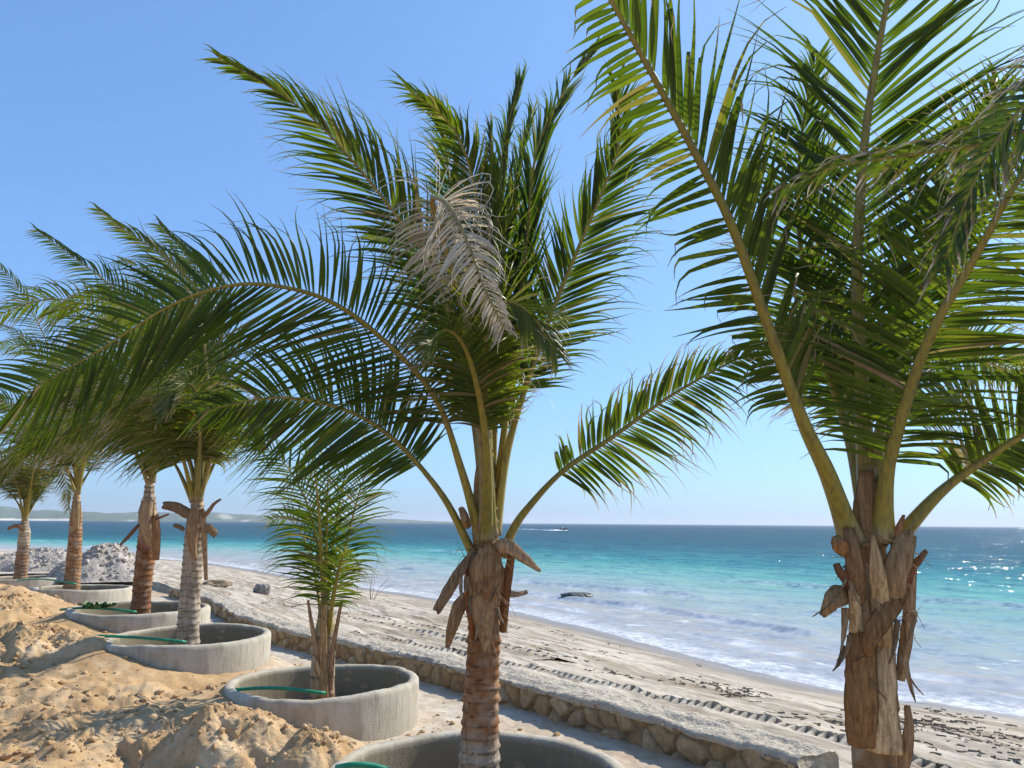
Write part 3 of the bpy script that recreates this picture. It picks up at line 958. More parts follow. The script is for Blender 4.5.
# ------------------------------------------------------------------ boat and its wake
def boat():
    d = 290.0
    c = on_plane(562, 530.5, SEA_Z); c = np.array([c[0], c[1], SEA_Z])
    root = empty('motorboat', c, 'small dark motorboat with people aboard speeding far out on the sea', 'boat')
    L, B = 4.6, 1.7
    ns2 = 18; V = []; Fc = []
    prof = []
    for i in range(ns2):
        t = i / (ns2 - 1)
        w = B / 2 * (1 - max(0, (t - 0.45) / 0.55) ** 2.2) + 0.02
        sh = 0.62 + 0.35 * t ** 2
        keel = -0.25 + 0.45 * max(0, t - 0.6) ** 1.3 * 2
        x = -L / 2 + L * t
        ring = [(x, -w, sh), (x, -w * 0.85, 0.1 + keel * .2), (x, 0, keel), (x, w * 0.85, 0.1 + keel * .2), (x, w, sh), (x, w * 0.8, sh - 0.25), (x, 0, sh - 0.3), (x, -w * 0.8, sh - 0.25)]
        V += ring
    n = 8
    for i in range(ns2 - 1):
        for k in range(n):
            Fc.append((i * n + k, i * n + (k + 1) % n, (i + 1) * n + (k + 1) % n, (i + 1) * n + k))
    Fc.append(tuple(range(n))); Fc.append(tuple((ns2 - 1) * n + k for k in range(n))[::-1])
    V = np.array(V) + c
    mk('hull', V, Fc, HULL, root, smooth=False)

    def box(name, x, y, z, sx, sy, sz, mat, par):
        b = bmesh.new(); bmesh.ops.create_cube(b, size=1.0)
        bmesh.ops.bevel(b, geom=b.edges[:], offset=0.12, segments=2, affect='EDGES')
        v = np.array([q.co[:] for q in b.verts]) * np.array([sx, sy, sz]) + np.array([x, y, z]) + c
        f = [[q.index for q in ff.verts] for ff in b.faces]; b.free()
        return mk(name, v, f, mat, par)
    box('console', 0.2, 0, 0.85, 0.5, 0.7, 0.8, WHITE, root)
    box('outboard_motor', -2.4, 0, 0.7, 0.4, 0.35, 0.8, DARK, root)
    for i, (x, y, lab) in enumerate(((-0.5, 0.2, 'tiny seated person in dark clothes at the stern of the distant boat'), (0.9, -0.2, 'tiny seated person in dark clothes at the bow of the distant boat'))):
        base = c + np.array([x, y, 0.45])
        P = np.array([[0, 0, 0], [0, 0, .25], [0, 0, .5], [0, 0, .68], [0, 0, .74], [0, 0, .8], [0, 0, .9], [0, 0, 1.0], [0, 0, 1.04]]) + base
        v, f = tube_geo(P, [.2, .2, .22, .16, .06, .07, .11, .09, .02], 10, 0.7)
        mb2 = MB(); mb2.add(v, f)
        for s in (-1, 1):
            pts, _ = catmull(np.array([[0, .17 * s, .6], [.1, .24 * s, .35], [.32, .2 * s, .3]]) + base, 8)
            mb2.add(*tube_geo(pts, np.linspace(.07, .045, 8), 8))
            pts, _ = catmull(np.array([[0, .1 * s, .05], [.4, .12 * s, .1], [.45, .12 * s, -.3]]) + base, 8)
            mb2.add(*tube_geo(pts, np.linspace(.1, .06, 8), 8))
        tag(mb2.build('person', DARK, origin=base), lab, 'person')
    # wake
    w0 = on_plane(508, 528.8, SEA_Z); 
    P, L = catmull(np.array([c[:2] + np.array([2.2, 0]), c[:2] + np.array([-6, 0.6]), (w0[:2] + c[:2]) / 2, w0[:2]]), 120)
    V = []; u_ = np.linspace(0, 1, 120)
    hw = 1.3 * (1 - u_ * 0.6) + 0.5 * fbm(u_ * 30, u_ * 0, 5, 3)
    offs = np.array([-1, -.5, 0, .5, 1])
    for i in range(120):
        for o_ in offs:
            V.append((P[i, 0], P[i, 1] + o_ * hw[i] * 1.6, SEA_Z + 0.02 + 0.42 * (1 - abs(o_)) * (0.5 + float(fbm(i * .4, o_ * 3, 7, 2))) * (1 - 0.6 * u_[i])))
    Fc = [(i * 5 + j, i * 5 + j + 1, (i + 1) * 5 + j + 1, (i + 1) * 5 + j) for i in range(119) for j in range(4)]
    struct(mk('boat_wake', V, Fc, FOAM), 'stuff')


boat()

# ------------------------------------------------------------------ palms
WIND = unit(np.array([-1.0, -0.15, 0.0]))


def frond(parent, pts, seed, n=58, L=0.75, w=0.042, start=0.25, a0=72, a1=28, roll=(0, 0), droop=1.0, wind=0.3, vang=0.0,
          dry=0.0, tipdry=0.25, fold=0.0, tone=0.45, r0=0.042, left=1.0, right=1.0, face=None, sweep=0.0, dead=False, mid_dry=0.0, curl=1.0, al=0.0, ar=0.0, Ll=1.0, Lr=1.0, taper=0.68):
    rnd = np.random.default_rng(seed)
    N = 64
    P, _len = catmull(pts, N)
    T = np.gradient(P, axis=0); T /= np.linalg.norm(T, axis=1)[:, None]
    s = np.linspace(0, 1, N)
    rad = np.where(s < start, r0 + (r0 * 0.52 - r0) * (s / start), r0 * 0.52 * (1 - (s - start) / (1 - start)) ** 0.9 + 0.0022)
    rad[:4] *= np.array([1.25, 1.15, 1.07, 1.02])
    # frame
    Sv = np.zeros((N, 3))
    for i in range(N):
        view = unit(P[i] - CAM) if face is None else np.asarray(face)
        S = np.cross(T[i], view)
        if np.linalg.norm(S) < 1e-3:
            S = np.cross(T[i], np.array([0, 0, 1.0]))
        S = unit(S)
        if i and S.dot(Sv[i - 1]) < 0 and face is not None:
            S = -S
        Sv[i] = S
    # keep continuity, then roll
    for i in range(1, N):
        if Sv[i].dot(Sv[i - 1]) < 0:
            Sv[i] = -Sv[i]
    Nv = np.cross(Sv, T)
    for i in range(N):
        a = R(roll[0] + (roll[1] - roll[0]) * s[i])
        S, Nn = Sv[i].copy(), Nv[i].copy()
        Sv[i] = S * math.cos(a) + Nn * math.sin(a); Nv[i] = -S * math.sin(a) + Nn * math.cos(a)
    mb = MB()
    n = int(n * 1.62)
    K = 8
    tt = np.linspace(0, 1, K)
    wprof = np.array([0.5, 0.92, 1.0, 0.86, 0.62, 0.36, 0.20, 0.08])
    down = np.array([0, 0, -1.0])
    for sgn, amt in ((-1, left), (1, right)):
        lean = 0.0; gap = 0
        for k in range(n):
            f0 = (k + rnd.uniform(-0.3, 0.3) + (0.25 if sgn > 0 else 0)) / (n - 1)
            u_ = start + (1 - start) * np.clip(f0, 0, 1) ** 1.05 * 0.995
            if gap > 0:
                gap -= 1
                if rnd.random() < 0.75:
                    continue
            if rnd.random() < 0.03:
                gap = int(rnd.integers(1, 4))
            if rnd.random() > amt:
                continue
            x = u_ * (N - 1); i = min(int(x), N - 2); fr = x - i
            p = P[i] * (1 - fr) + P[i + 1] * fr
            t_, S, Nn = T[i], Sv[i] * sgn, Nv[i]
            q = np.clip(f0, 0, 1)
            ll = L * 1.06 * (0.55 + 0.45 * sstep(0, 0.22, q)) * (1 - taper * sstep(0.45, 1.0, q)) * rnd.uniform(0.78, 1.10)
            lean = 0.8 * lean + rnd.normal(0, 2.6)
            ang = R(a0 + (a1 - a0) * q ** 0.9 + (al if sgn > 0 else ar) + lean + rnd.normal(0, 2.5))
            ll *= Ll if sgn > 0 else Lr
            v = R(vang + rnd.normal(0, 6))
            d_ = math.cos(ang) * t_ + math.sin(ang) * (S * math.cos(v) + Nn * math.sin(v))
            d_ = unit(d_)
            broken = rnd.random() < fold
            ldry = np.clip(dry + rnd.normal(0, 0.10) + (0.5 if rnd.random() < 0.05 else 0), 0, 1)
            tn = np.clip(tone + rnd.normal(0, 0.16), 0, 1)
            pts_ = [p + S * rad[i] * 0.5]; dirs = [d_.copy()]
            seg = ll / (K - 1)
            stiff = rnd.uniform(0.7, 1.3)
            kick = rnd.normal(0, 1, 3)
            hook = max(0.0, rnd.normal(0.25, 0.45)) * curl
            curl_k = 0.2 * curl * abs(rnd.normal(0.4, 0.8))
            for m in range(1, K):
                g = droop * 0.062 * stiff * (0.3 + 1.7 * tt[m])
                d_ = d_ + down * g + WIND * wind * 0.12 * (0.4 + 1.2 * tt[m]) + t_ * sweep * 0.1
                if m >= K - 3:
                    d_ = d_ + kick * curl_k * (m - K + 4) / 3 + (WIND * 0.55 * (1 if wind >= 0 else -0.4) + down * 0.55) * hook * (m - K + 4) / 3
                sl_ = seg
                if broken and m >= K - 3:
                    d_ = d_ * 0.45 + down * 0.75 + 0.45 * (1 if (m + k) % 2 else -1) * t_ * abs(kick[0]) - S * 0.25 * abs(kick[1])
                    sl_ = seg * 0.55
                d_ = unit(d_)
                pts_.append(pts_[-1] + d_ * sl_); dirs.append(d_.copy())
            pts_ = np.array(pts_); dirs = np.array(dirs)
            tw = R(22 + rnd.normal(0, 12)) * sgn
            base_n = Nn * math.cos(tw) + t_ * math.sin(tw) * sgn
            ww = w * 0.55 * (0.75 + 0.25 * (1 - q)) * rnd.uniform(0.85, 1.15)
            vv = []; cc = []
            tipstart = 1 - tipdry * rnd.uniform(0.4, 1.6)
            for m in range(K):
                if m == 0:
                    W = unit(np.cross(dirs[0], base_n))
                else:
                    W = W - dirs[m] * W.dot(dirs[m])
                    W = unit(W) if np.linalg.norm(W) > 0.15 else unit(np.cross(dirs[m], base_n + 0.3 * kick))
                Nb = np.cross(W, dirs[m])
                hw = ww * 0.5 * wprof[m]
                vv += [pts_[m] - W * hw + Nb * hw * 0.45, pts_[m], pts_[m] + W * hw + Nb * hw * 0.45]
                dd = ldry + (0.98 - ldry) * float(sstep(tipstart - 0.1, tipstart + 0.25, tt[m])) if tipdry > 0 else ldry
                if broken and m >= K - 3:
                    dd = max(dd, 0.72)
                cc += [(dd, tn, 0), (dd, min(1, tn + 0.12), 0), (dd, tn, 0)]
            ff = []
            for m in range(K - 1):
                b = m * 3
                ff += [(b, b + 1, b + 4, b + 3), (b + 1, b + 2, b + 5, b + 4)]
            mb.add(np.array(vv), ff, np.array(cc))
    fo = mb.build('frond', LEAF, parent)
    v, f = tube_geo(P, rad, 8, 0.72)
    mt = np.clip(0.25 + 0.35 * rnd.random() + 0.2 * np.sin(s * 9 + seed), 0, 1)
    md = np.clip(mid_dry + 0.9 * (1 - sstep(0.0, 0.045, s)), 0, 1)
    A = np.repeat(np.stack([md, mt, mt * 0], 1), 8, axis=0)
    r_ = mk('midrib', v, f, MID, None, attrs={'leafcol': A}, origin=np.array(parent.location))
    r_.location = (0, 0, 0); r_.parent = fo
    return fo


def strap(parent, pts, widths, seed, col=(0.33, 0.24, 0.15), th=0.012, out=None, cup=0.25, name='dead_sheath', twist=0.0, tipcol=None, mat=None):
    """thick curved piece of dry leaf base"""
    rnd = np.random.default_rng(seed)
    N, K = 28, 13
    P, _ = catmull(pts, N)
    wd = 0.86 * np.interp(np.linspace(0, 1, N), np.linspace(0, 1, len(widths)), widths)
    T = np.gradient(P, axis=0); T /= np.linalg.norm(T, axis=1)[:, None]
    o_ = unit(np.asarray(out if out is not None else CAM - P[N // 2], float))
    V = []; A = []
    c0 = np.array(col); c1 = np.array(tipcol) if tipcol is not None else c0
    for layer in (1, -1):
        for i in range(N):
            a = R(twist) * i / (N - 1)
            S = unit(np.cross(T[i], o_)); Nn = np.cross(S, T[i])
            S2 = S * math.cos(a) + Nn * math.sin(a); N2 = -S * math.sin(a) + Nn * math.cos(a)
            if N2.dot(o_) < 0 and twist == 0:
                N2 = -N2
            for k in range(K):
                t = k / (K - 1) * 2 - 1
                jag = 1 + 0.12 * float(noise2(i * 0.6, k * 0.2 + (3 if t > 0 else 9), seed))
                e = 0.004 * float(noise2(i * 0.8, k * 1.4, seed + 2))
                e += 0.05 * wd[i] * float(noise2(k * 0.9 + 50, i * 0.05, seed + 3))
                rag = 0.0
                if i > N - 4:
                    rag = (i - N + 4) / 3 * 0.45 * wd[i] * float(noise2(k * 0.8, 3.3, seed + 9))
                q = P[i] + T[i] * rag + S2 * t * wd[i] * 0.5 * jag + N2 * ((cup * wd[i] * (1 - t * t) if cup >= 0 else cup * wd[i] * (1 - t * t)) + layer * th * 0.5 * (1 - 0.6 * t * t) + e)
                V.append(q)
                cc = c0 + (c1 - c0) * i / (N - 1)
                cc = cc * (1 + 0.45 * float(noise2(k * 0.9, i * 0.12, seed + 5))) * (0.5 if k in (0, K - 1) else 1.0) * (0.75 if i > N - 3 else 1.0)
                A.append(np.clip(cc, 0, 1))
    idx = np.arange(2 * N * K).reshape(2, N, K)
    Fc = []
    for i in range(N - 1):
        for k in range(K - 1):
            Fc.append((idx[0, i, k], idx[0, i, k + 1], idx[0, i + 1, k + 1], idx[0, i + 1, k]))
            Fc.append((idx[1, i, k], idx[1, i + 1, k], idx[1, i + 1, k + 1], idx[1, i, k + 1]))
        for k in (0, K - 1):
            Fc.append((idx[0, i, k], idx[0, i + 1, k], idx[1, i + 1, k], idx[1, i, k]))
    for i in (0, N - 1):
        for k in range(K - 1):
            Fc.append((idx[0, i, k], idx[1, i, k], idx[1, i, k + 1], idx[0, i, k + 1]))
    return mk(name, V, [tuple(int(z) for z in f) for f in Fc], mat or SHEATH, parent, attrs={'leafcol': np.array(A)})


def trunk(parent, pts, radii, bands, seed, rings=0.055, ridge=0.012):
    """pts world points bottom to top; bands = [(t, colour)]"""
    P, L = catmull(pts, 150)
    n = 150; K = 40
    t = np.linspace(0, 1, n)
    rr = 0.9 * np.interp(t, np.linspace(0, 1, len(radii)), radii)
    bt = [b[0] for b in bands]; bc = np.array([b[1] for b in bands])
    V = []; A = []
    for i in range(n):
        hz = t[i] * L
        for k in range(K):
            a = 2 * math.pi * k / K
            ca_, sa_ = math.cos(a), math.sin(a)
            off = 0.03 * float(fbm(ca_ * 1.2 + seed, sa_ * 1.2 + hz * 2.0, 3, 2))
            ph = (hz + off) / rings
            fr = ph - math.floor(ph)
            ring_i = math.floor(ph)
            big = float(noise2(ring_i * 3.7, seed, 8)) + 0.5
            saw = (1 - fr) ** 2.5
            r_ = rr[i] + ridge * (saw * (0.4 + big) - 0.3) + 0.012 * float(fbm(ca_ * 2.5 + seed, sa_ * 2.5 + hz * 5, 6, 3)) 
            V.append((P[i][0] + r_ * ca_, P[i][1] + r_ * sa_, P[i][2]))
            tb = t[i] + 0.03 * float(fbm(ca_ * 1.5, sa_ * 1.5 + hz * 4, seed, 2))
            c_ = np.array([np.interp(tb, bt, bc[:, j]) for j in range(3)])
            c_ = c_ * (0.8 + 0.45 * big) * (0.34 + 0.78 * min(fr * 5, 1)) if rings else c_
            A.append(c_)
    Fc = [(i * K + k, i * K + (k + 1) % K, (i + 1) * K + (k + 1) % K, (i + 1) * K + k) for i in range(n - 1) for k in range(K)]
    Fc.append(tuple((n - 1) * K + k for k in range(K)))
    return mk('trunk', V, Fc, TRUNK, parent, attrs={'leafcol': np.array(A)})


def pts3(d, *pp):
    """pixel guides (px, py[, depth offset]) -> points of the place"""
    return np.array([at(q[0], q[1], d + (q[2] if len(q) > 2 else 0.0)) for q in pp])


GREY, RED, TAN, BRN, PALE = (0.37, 0.32, 0.25), (0.27, 0.13, 0.058), (0.40, 0.27, 0.15), (0.24, 0.145, 0.075), (0.44, 0.36, 0.26)
GRP = 'coconut palms planted in a row above the beach'

def shreds(parent, pts, n, seed, ln=0.16, out=0.02):
    rnd = np.random.default_rng(seed)
    for k in range(n):
        b = np.array(pts[k % len(pts)]) + rnd.normal(0, 0.025, 3)
        l = ln * rnd.uniform(0.5, 1.3)
        sx = rnd.normal(0, 0.25)
        fwd = unit(CAM - b) * np.array([1, 1, 0])
        P = [b, b + np.array([sx * l * .4, 0, -l * .4]) + fwd * out, b + np.array([sx * l, 0, -l * .75]) + fwd * out * rnd.uniform(1, 2.5), b + np.array([sx * l * 1.7, 0, -l]) + fwd * out * rnd.uniform(1, 4)]
        c0 = np.array([0.36, 0.26, 0.16]) * rnd.uniform(0.45, 1.35)
        w_ = rnd.uniform(0.012, 0.04)
        strap(parent, np.array(P), [w_, w_ * .9, w_ * .7, w_ * .2], seed * 31 + k, tuple(c0), 0.004, cup=rnd.uniform(-0.15, 0.25), twist=rnd.uniform(-70, 70))


def fibres(parent, pts, n, seed, ln=0.16, spread=0.05):
    rnd = np.random.default_rng(seed)
    mb = MB()
    for k in range(n):
        b = pts[rnd.integers(0, len(pts))] + rnd.normal(0, spread, 3) * np.array([1, 1, 1.2])
        dv = unit(np.array([rnd.normal(0, 0.7), rnd.normal(-0.35, 0.4), rnd.normal(-0.1, 0.8)]))
        l = ln * rnd.uniform(0.4, 1.3)
        P, _ = catmull([b, b + dv * l * .5 + rnd.normal(0, .012, 3), b + dv * l + np.array([0, 0, -0.35 * l]) + rnd.normal(0, .025, 3)], 7)
        v, f = tube_geo(P, np.linspace(0.0026, 0.0012, 7), 3)
        c_ = np.array([0.30, 0.2, 0.11]) * rnd.uniform(0.5, 1.5)
        mb.add(v, f, np.tile(c_, (len(v), 1)))
    return mb.build('sheath_fibre', SHEATH, parent)


# ---------------- middle palm
d = RC['A'][1]
base = at(479, 800, d)
pa = empty('palm_tree', (base[0], base[1], RC['A'][0][2] - 0.4), 'large middle coconut palm with a curled dead white frond and a red-brown ringed trunk', 'palm tree', GRP)
tp = pts3(d, (478, 830), (479, 768), (481, 700), (484, 640), (486, 590), (488, 550), (488, 500), (489, 450))
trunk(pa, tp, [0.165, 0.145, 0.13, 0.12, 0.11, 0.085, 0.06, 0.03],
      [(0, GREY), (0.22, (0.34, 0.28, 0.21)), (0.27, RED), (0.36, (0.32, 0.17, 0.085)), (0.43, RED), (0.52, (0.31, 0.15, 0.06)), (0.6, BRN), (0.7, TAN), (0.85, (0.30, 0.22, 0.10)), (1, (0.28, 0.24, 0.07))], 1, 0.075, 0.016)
# dead sheaths
strap(pa, pts3(d - 0.13, (487, 658), (485, 632), (484, 605), (486, 582)), [0.03, 0.11, 0.21, 0.25], 1, (0.36, 0.265, 0.165), 0.012, cup=0.2)
strap(pa, pts3(d - 0.13, (488, 612, .02), (488, 588, -.02), (487, 565, -.02), (493, 545, 0)), [0.06, 0.22, 0.26, 0.12], 2, (0.31, 0.205, 0.115), 0.012, cup=0.2)
strap(pa, pts3(d - 0.08, (474, 552, 0), (462, 568, -.04), (450, 588, -.05), (436, 612, -.03)), [0.05, 0.075, 0.085, 0.06], 3, (0.25, 0.19, 0.13), 0.012, cup=0.06)
strap(pa, pts3(d - 0.06, (472, 590, 0), (460, 605, -.04), (453, 625, -.05), (447, 648, -.02)), [0.06, 0.10, 0.08, 0.03], 4, (0.29, 0.20, 0.12), 0.012, cup=0.06)
strap(pa, pts3(d - 0.10, (490, 556, 0), (505, 546, -.05), (520, 555, -.06), (540, 571, -.03)), [0.10, 0.11, 0.075, 0.025], 5, (0.36, 0.25, 0.15), 0.014, cup=0.12, tipcol=(0.5, 0.38, 0.27))
strap(pa, pts3(d - 0.02, (505, 590, 0), (512, 594, -.02), (519, 594, -.02), (527, 592, 0)), [0.06, 0.05, 0.035, 0.03], 6, (0.42, 0.32, 0.22), 0.012, cup=0.06)
strap(pa, pts3(d - 0.02, (503, 632, 0), (505, 600, -.02), (509, 570, -.02), (513, 548, 0)), [0.05, 0.07, 0.07, 0.05], 7, (0.26, 0.13, 0.06), 0.012, cup=0.2)
strap(pa, pts3(d - 0.05, (474, 640, -.02), (471, 610, -.04), (469, 585, -.04), (470, 560, 0)), [0.04, 0.07, 0.08, 0.06], 8, (0.30, 0.12, 0.045), 0.012, cup=0.2)
strap(pa, pts3(d + 0.05, (484, 560, 0), (481, 520, 0), (480, 490, 0), (480, 465, 0)), [0.15, 0.14, 0.11, 0.06], 9, (0.36, 0.26, 0.14), 0.012, cup=0.3)
strap(pa, pts3(d - 0.05, (468, 527, 0), (466, 522, -.03), (464, 515, -.03), (461, 508, 0)), [0.05, 0.07, 0.06, 0.04], 10, (0.30, 0.2, 0.12), 0.02, cup=0.1)
shreds(pa, pts3(d - .135, (468, 575), (478, 560), (500, 575), (474, 600), (497, 605), (488, 570), (502, 560), (480, 620), (492, 630)), 14, 7)
fibres(pa, pts3(d - .1, (470, 560), (500, 560), (486, 590), (470, 610), (500, 610), (485, 640), (478, 540)), 80, 501, 0.11, 0.025)
# fronds
frond(pa, pts3(d, (482, 545, -.03), (462, 472, -.05), (434, 396, -.1), (378, 335, -.2), (327, 300, -.3), (270, 285, -.4), (223, 287, -.5), (170, 306, -.6), (100, 350, -.7), (20, 396, -.8)), 101,
      n=74, L=0.92, w=0.044, start=0.22, a0=72, a1=40, roll=(0, 0), droop=0.7, wind=0.3, tipdry=0.12, tone=0.4, dry=0.03, Lr=0.55, ar=18, al=-6, taper=0.4)
frond(pa, pts3(d, (476, 560, 0), (440, 492, 0), (385, 432, 0), (330, 405, .1), (270, 398, .2), (200, 412, .3)), 102,
      n=66, L=0.74, start=0.30, a0=78, a1=35, droop=1.2, wind=0.5, tipdry=0.15, tone=0.3, dry=0.05)
frond(pa, pts3(d, (503, 556, 0), (513, 530, 0), (528, 508, 0), (563, 471, 0), (614, 436, .05), (672, 395, .1), (735, 360, .15), (775, 345, .2)), 103,
      n=52, L=0.50, w=0.04, start=0.28, a0=70, a1=38, roll=(-12, -12), droop=1.0, wind=-0.15, tipdry=0.32, tone=0.5, dry=0.06, fold=0.12, curl=1.6, Ll=0.72, al=-5, Lr=1.1)
frond(pa, pts3(d, (485, 530, .05), (478, 430, .15), (455, 330, .2), (428, 260, .25), (396, 215, .25), (352, 160, .2), (310, 116, .15), (268, 86, .1), (219, 58, 0)), 104,
      n=66, L=0.62, start=0.3, a0=54, a1=16, roll=(15, 10), droop=0.6, wind=0.3, tipdry=0.14, tone=0.45, dry=0.03, taper=0.75)
frond(pa, pts3(d, (489, 530, .05), (486, 420, .1), (484, 330, .12), (481, 230, .1), (466, 155, .05), (443, 116, 0), (411, 94, -.1)), 105,
      n=62, L=0.48, start=0.35, a0=55, a1=30, roll=(40, 30), droop=1.2, wind=0.6, tipdry=0.2, tone=0.55, dry=0.06)
frond(pa, pts3(d, (491, 530, .05), (496, 400, .2), (504, 270, .3), (502, 160, .3), (520, 80, .25)), 106,
      n=58, L=0.52, start=0.3, a0=34, a1=12, roll=(55, 40), droop=0.35, wind=0.1, tipdry=0.1, tone=0.35)
frond(pa, pts3(d, (493, 530, .05), (508, 400, .15), (526, 250, .2), (536, 155, .2), (562, 95, .2), (592, 52, .2)), 107,
      n=58, L=0.50, start=0.3, a0=32, a1=12, roll=(50, 40), droop=0.35, wind=0.1, tipdry=0.1, tone=0.28)
frond(pa, pts3(d, (495, 535, 0), (510, 440, .05), (547, 326, .1), (575, 256, .12), (603, 190, .1), (620, 140, .05), (616, 85, -.05)), 108,
      n=66, L=0.54, w=0.042, start=0.32, a0=64, a1=24, al=-10, ar=-4, Lr=1.1, Ll=0.8, roll=(-14, -6), droop=0.45, wind=-0.15, tipdry=0.12, tone=0.4, taper=0.6)
# dead curled frond
frond(pa, pts3(d, (486, 530, -.08), (482, 430, -.15), (466, 320, -.2), (442, 235, -.3), (432, 200, -.45), (448, 205, -.65), (466, 238, -.8), (486, 290, -.85), (505, 330, -.8)), 109,
      n=50, L=0.44, w=0.036, start=0.48, a0=85, a1=55, roll=(0, 15), droop=3.4, wind=0.2, tipdry=0.0, dry=0.97, tone=0.75, mid_dry=0.5, curl=3.2, fold=0.25)
frond(pa, pts3(d, (491, 535, -.08), (487, 430, -.2), (485, 350, -.35), (500, 305, -.55), (528, 312, -.7), (556, 352, -.75)), 110,
      n=56, L=0.52, start=0.34, a0=60, a1=30, roll=(20, 30), droop=1.5, wind=0.05, tipdry=0.25, tone=0.68, dry=0.18)
frond(pa, pts3(d, (487, 540, -.1), (486, 440, -.25), (470, 360, -.45), (448, 330, -.7), (425, 345, -.95)), 111,
      n=34, L=0.5, start=0.40, a0=66, a1=35, roll=(30, 10), droop=1.6, wind=0.5, tipdry=0.3, tone=0.45, dry=0.1)
frond(pa, pts3(d, (488, 530, .1), (470, 400, .4), (440, 300, .8), (400, 240, 1.2), (370, 240, 1.6)), 113,
      n=56, L=0.6, start=0.3, a0=65, a1=30, roll=(50, 50), droop=1.0, wind=0.5, tipdry=0.2, tone=0.36)
frond(pa, pts3(d, (490, 530, 0), (488, 420, 0), (486, 310, .05), (492, 200, .1), (490, 130, .1)), 114,
      n=60, L=0.5, start=0.3, a0=34, a1=14, roll=(70, 60), droop=0.3, wind=0.2, tipdry=0.1, tone=0.5)

frond(pa, pts3(d, (492, 530, .1), (508, 400, .35), (518, 300, .5), (514, 190, .6), (532, 112, .6)), 115,
      n=50, L=0.5, start=0.22, a0=36, a1=12, roll=(60, 45), droop=0.4, wind=0.1, tipdry=0.1, tone=0.2)
frond(pa, pts3(d, (488, 530, .1), (474, 400, .35), (464, 290, .5), (450, 190, .55), (440, 120, .5), (405, 85, .45)), 116,
      n=60, L=0.58, start=0.22, a0=50, a1=20, roll=(40, 35), droop=0.7, wind=0.4, tipdry=0.12, tone=0.25)

# ---------------- right palm
d = RC['G'][1]
pg = empty('palm_tree', (RC['G'][0][0], RC['G'][0][1], 0.08), 'tallest, nearest coconut palm on the right with pale peeling leaf bases on its brown trunk', 'palm tree', GRP)
top0 = at(876, 768, d)
tp = np.vstack([[top0[0] - 0.0, top0[1] - 0.03, 0.0]] + [p for p in pts3(d, (876, 768), (877, 700), (878, 640), (876, 590), (874, 545), (872, 500), (868, 440))])
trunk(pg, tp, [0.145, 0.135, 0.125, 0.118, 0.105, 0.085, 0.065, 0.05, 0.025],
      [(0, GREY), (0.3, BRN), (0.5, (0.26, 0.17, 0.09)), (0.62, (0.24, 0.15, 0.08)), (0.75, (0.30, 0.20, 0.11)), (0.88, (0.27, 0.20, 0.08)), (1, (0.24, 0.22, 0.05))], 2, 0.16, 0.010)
D_ = d
strap(pg, pts3(d - .14, (884, 752, 0), (882, 715, 0), (884, 670, 0), (889, 628, .02)), [0.20, 0.16, 0.125, 0.05], 21, (0.54, 0.44, 0.29), 0.016, cup=0.10)
strap(pg, pts3(d - .12, (863, 745, .01), (861, 705, -.01), (861, 660, -.01), (862, 630, 0)), [0.16, 0.17, 0.16, 0.13], 22, (0.27, 0.165, 0.08), 0.014, cup=0.18)
strap(pg, pts3(d - .15, (884, 645, .02), (881, 605, 0), (877, 570, -.02), (873, 535, 0)), [0.10, 0.095, 0.085, 0.02], 23, (0.52, 0.40, 0.24), 0.014, cup=0.12)
strap(pg, pts3(d - .12, (856, 632, 0), (855, 610, -.01), (854, 595, -.01), (853, 582, 0)), [0.07, 0.065, 0.06, 0.06], 24, (0.54, 0.43, 0.27), 0.014, cup=0.12)
strap(pg, pts3(d - .12, (868, 655, -.05), (872, 635, -.07), (888, 610, -.06), (905, 585, 0)), [0.05, 0.10, 0.11, 0.06], 25, (0.24, 0.145, 0.07), 0.014, cup=0.1)
strap(pg, pts3(d - .10, (886, 610, -.03), (893, 580, -.05), (901, 555, -.04), (908, 532, 0)), [0.13, 0.15, 0.13, 0.09], 26, (0.38, 0.26, 0.15), 0.014, cup=0.16)
strap(pg, pts3(d - .03, (900, 680, 0), (906, 640, 0), (910, 600, 0), (912, 565, 0)), [0.05, 0.07, 0.06, 0.05], 27, (0.42, 0.32, 0.21), 0.012, cup=0.2)
strap(pg, pts3(d - .05, (905, 580, 0), (912, 568, -.02), (919, 560, -.03), (926, 551, -.02)), [0.07, 0.05, 0.04, 0.025], 28, (0.26, 0.14, 0.08), 0.016, cup=0.1)
strap(pg, pts3(d - .10, (845, 595, 0), (836, 597, -.05), (829, 606, -.06), (822, 616, -.04)), [0.10, 0.12, 0.08, 0.03], 29, (0.33, 0.22, 0.12), 0.014, cup=0.08)
strap(pg, pts3(d - .10, (852, 590, 0), (847, 580, -.03), (840, 572, -.05), (836, 563, -.04)), [0.07, 0.06, 0.05, 0.035], 30, (0.20, 0.10, 0.06), 0.016, cup=0.08)
strap(pg, pts3(d - .10, (856, 600, 0), (855, 570, -.04), (852, 550, -.04), (849, 528, 0)), [0.10, 0.10, 0.09, 0.06], 31, (0.25, 0.16, 0.09), 0.014, cup=0.3)
strap(pg, pts3(d - .12, (849, 552, 0), (842, 548, -.04), (838, 543, -.05), (836, 537, -.02)), [0.05, 0.08, 0.08, 0.04], 32, (0.34, 0.19, 0.09), 0.02, cup=0.08)
strap(pg, pts3(d - .07, (893, 545, 0), (897, 534, -.02), (900, 525, -.03), (904, 515, -.02)), [0.05, 0.045, 0.035, 0.015], 33, (0.36, 0.20, 0.10), 0.014, cup=0.1)
strap(pg, pts3(d - .02, (868, 560, 0), (866, 520, 0), (866, 495, 0), (866, 470, 0)), [0.15, 0.15, 0.12, 0.07], 35, (0.30, 0.20, 0.11), 0.014, cup=0.3)
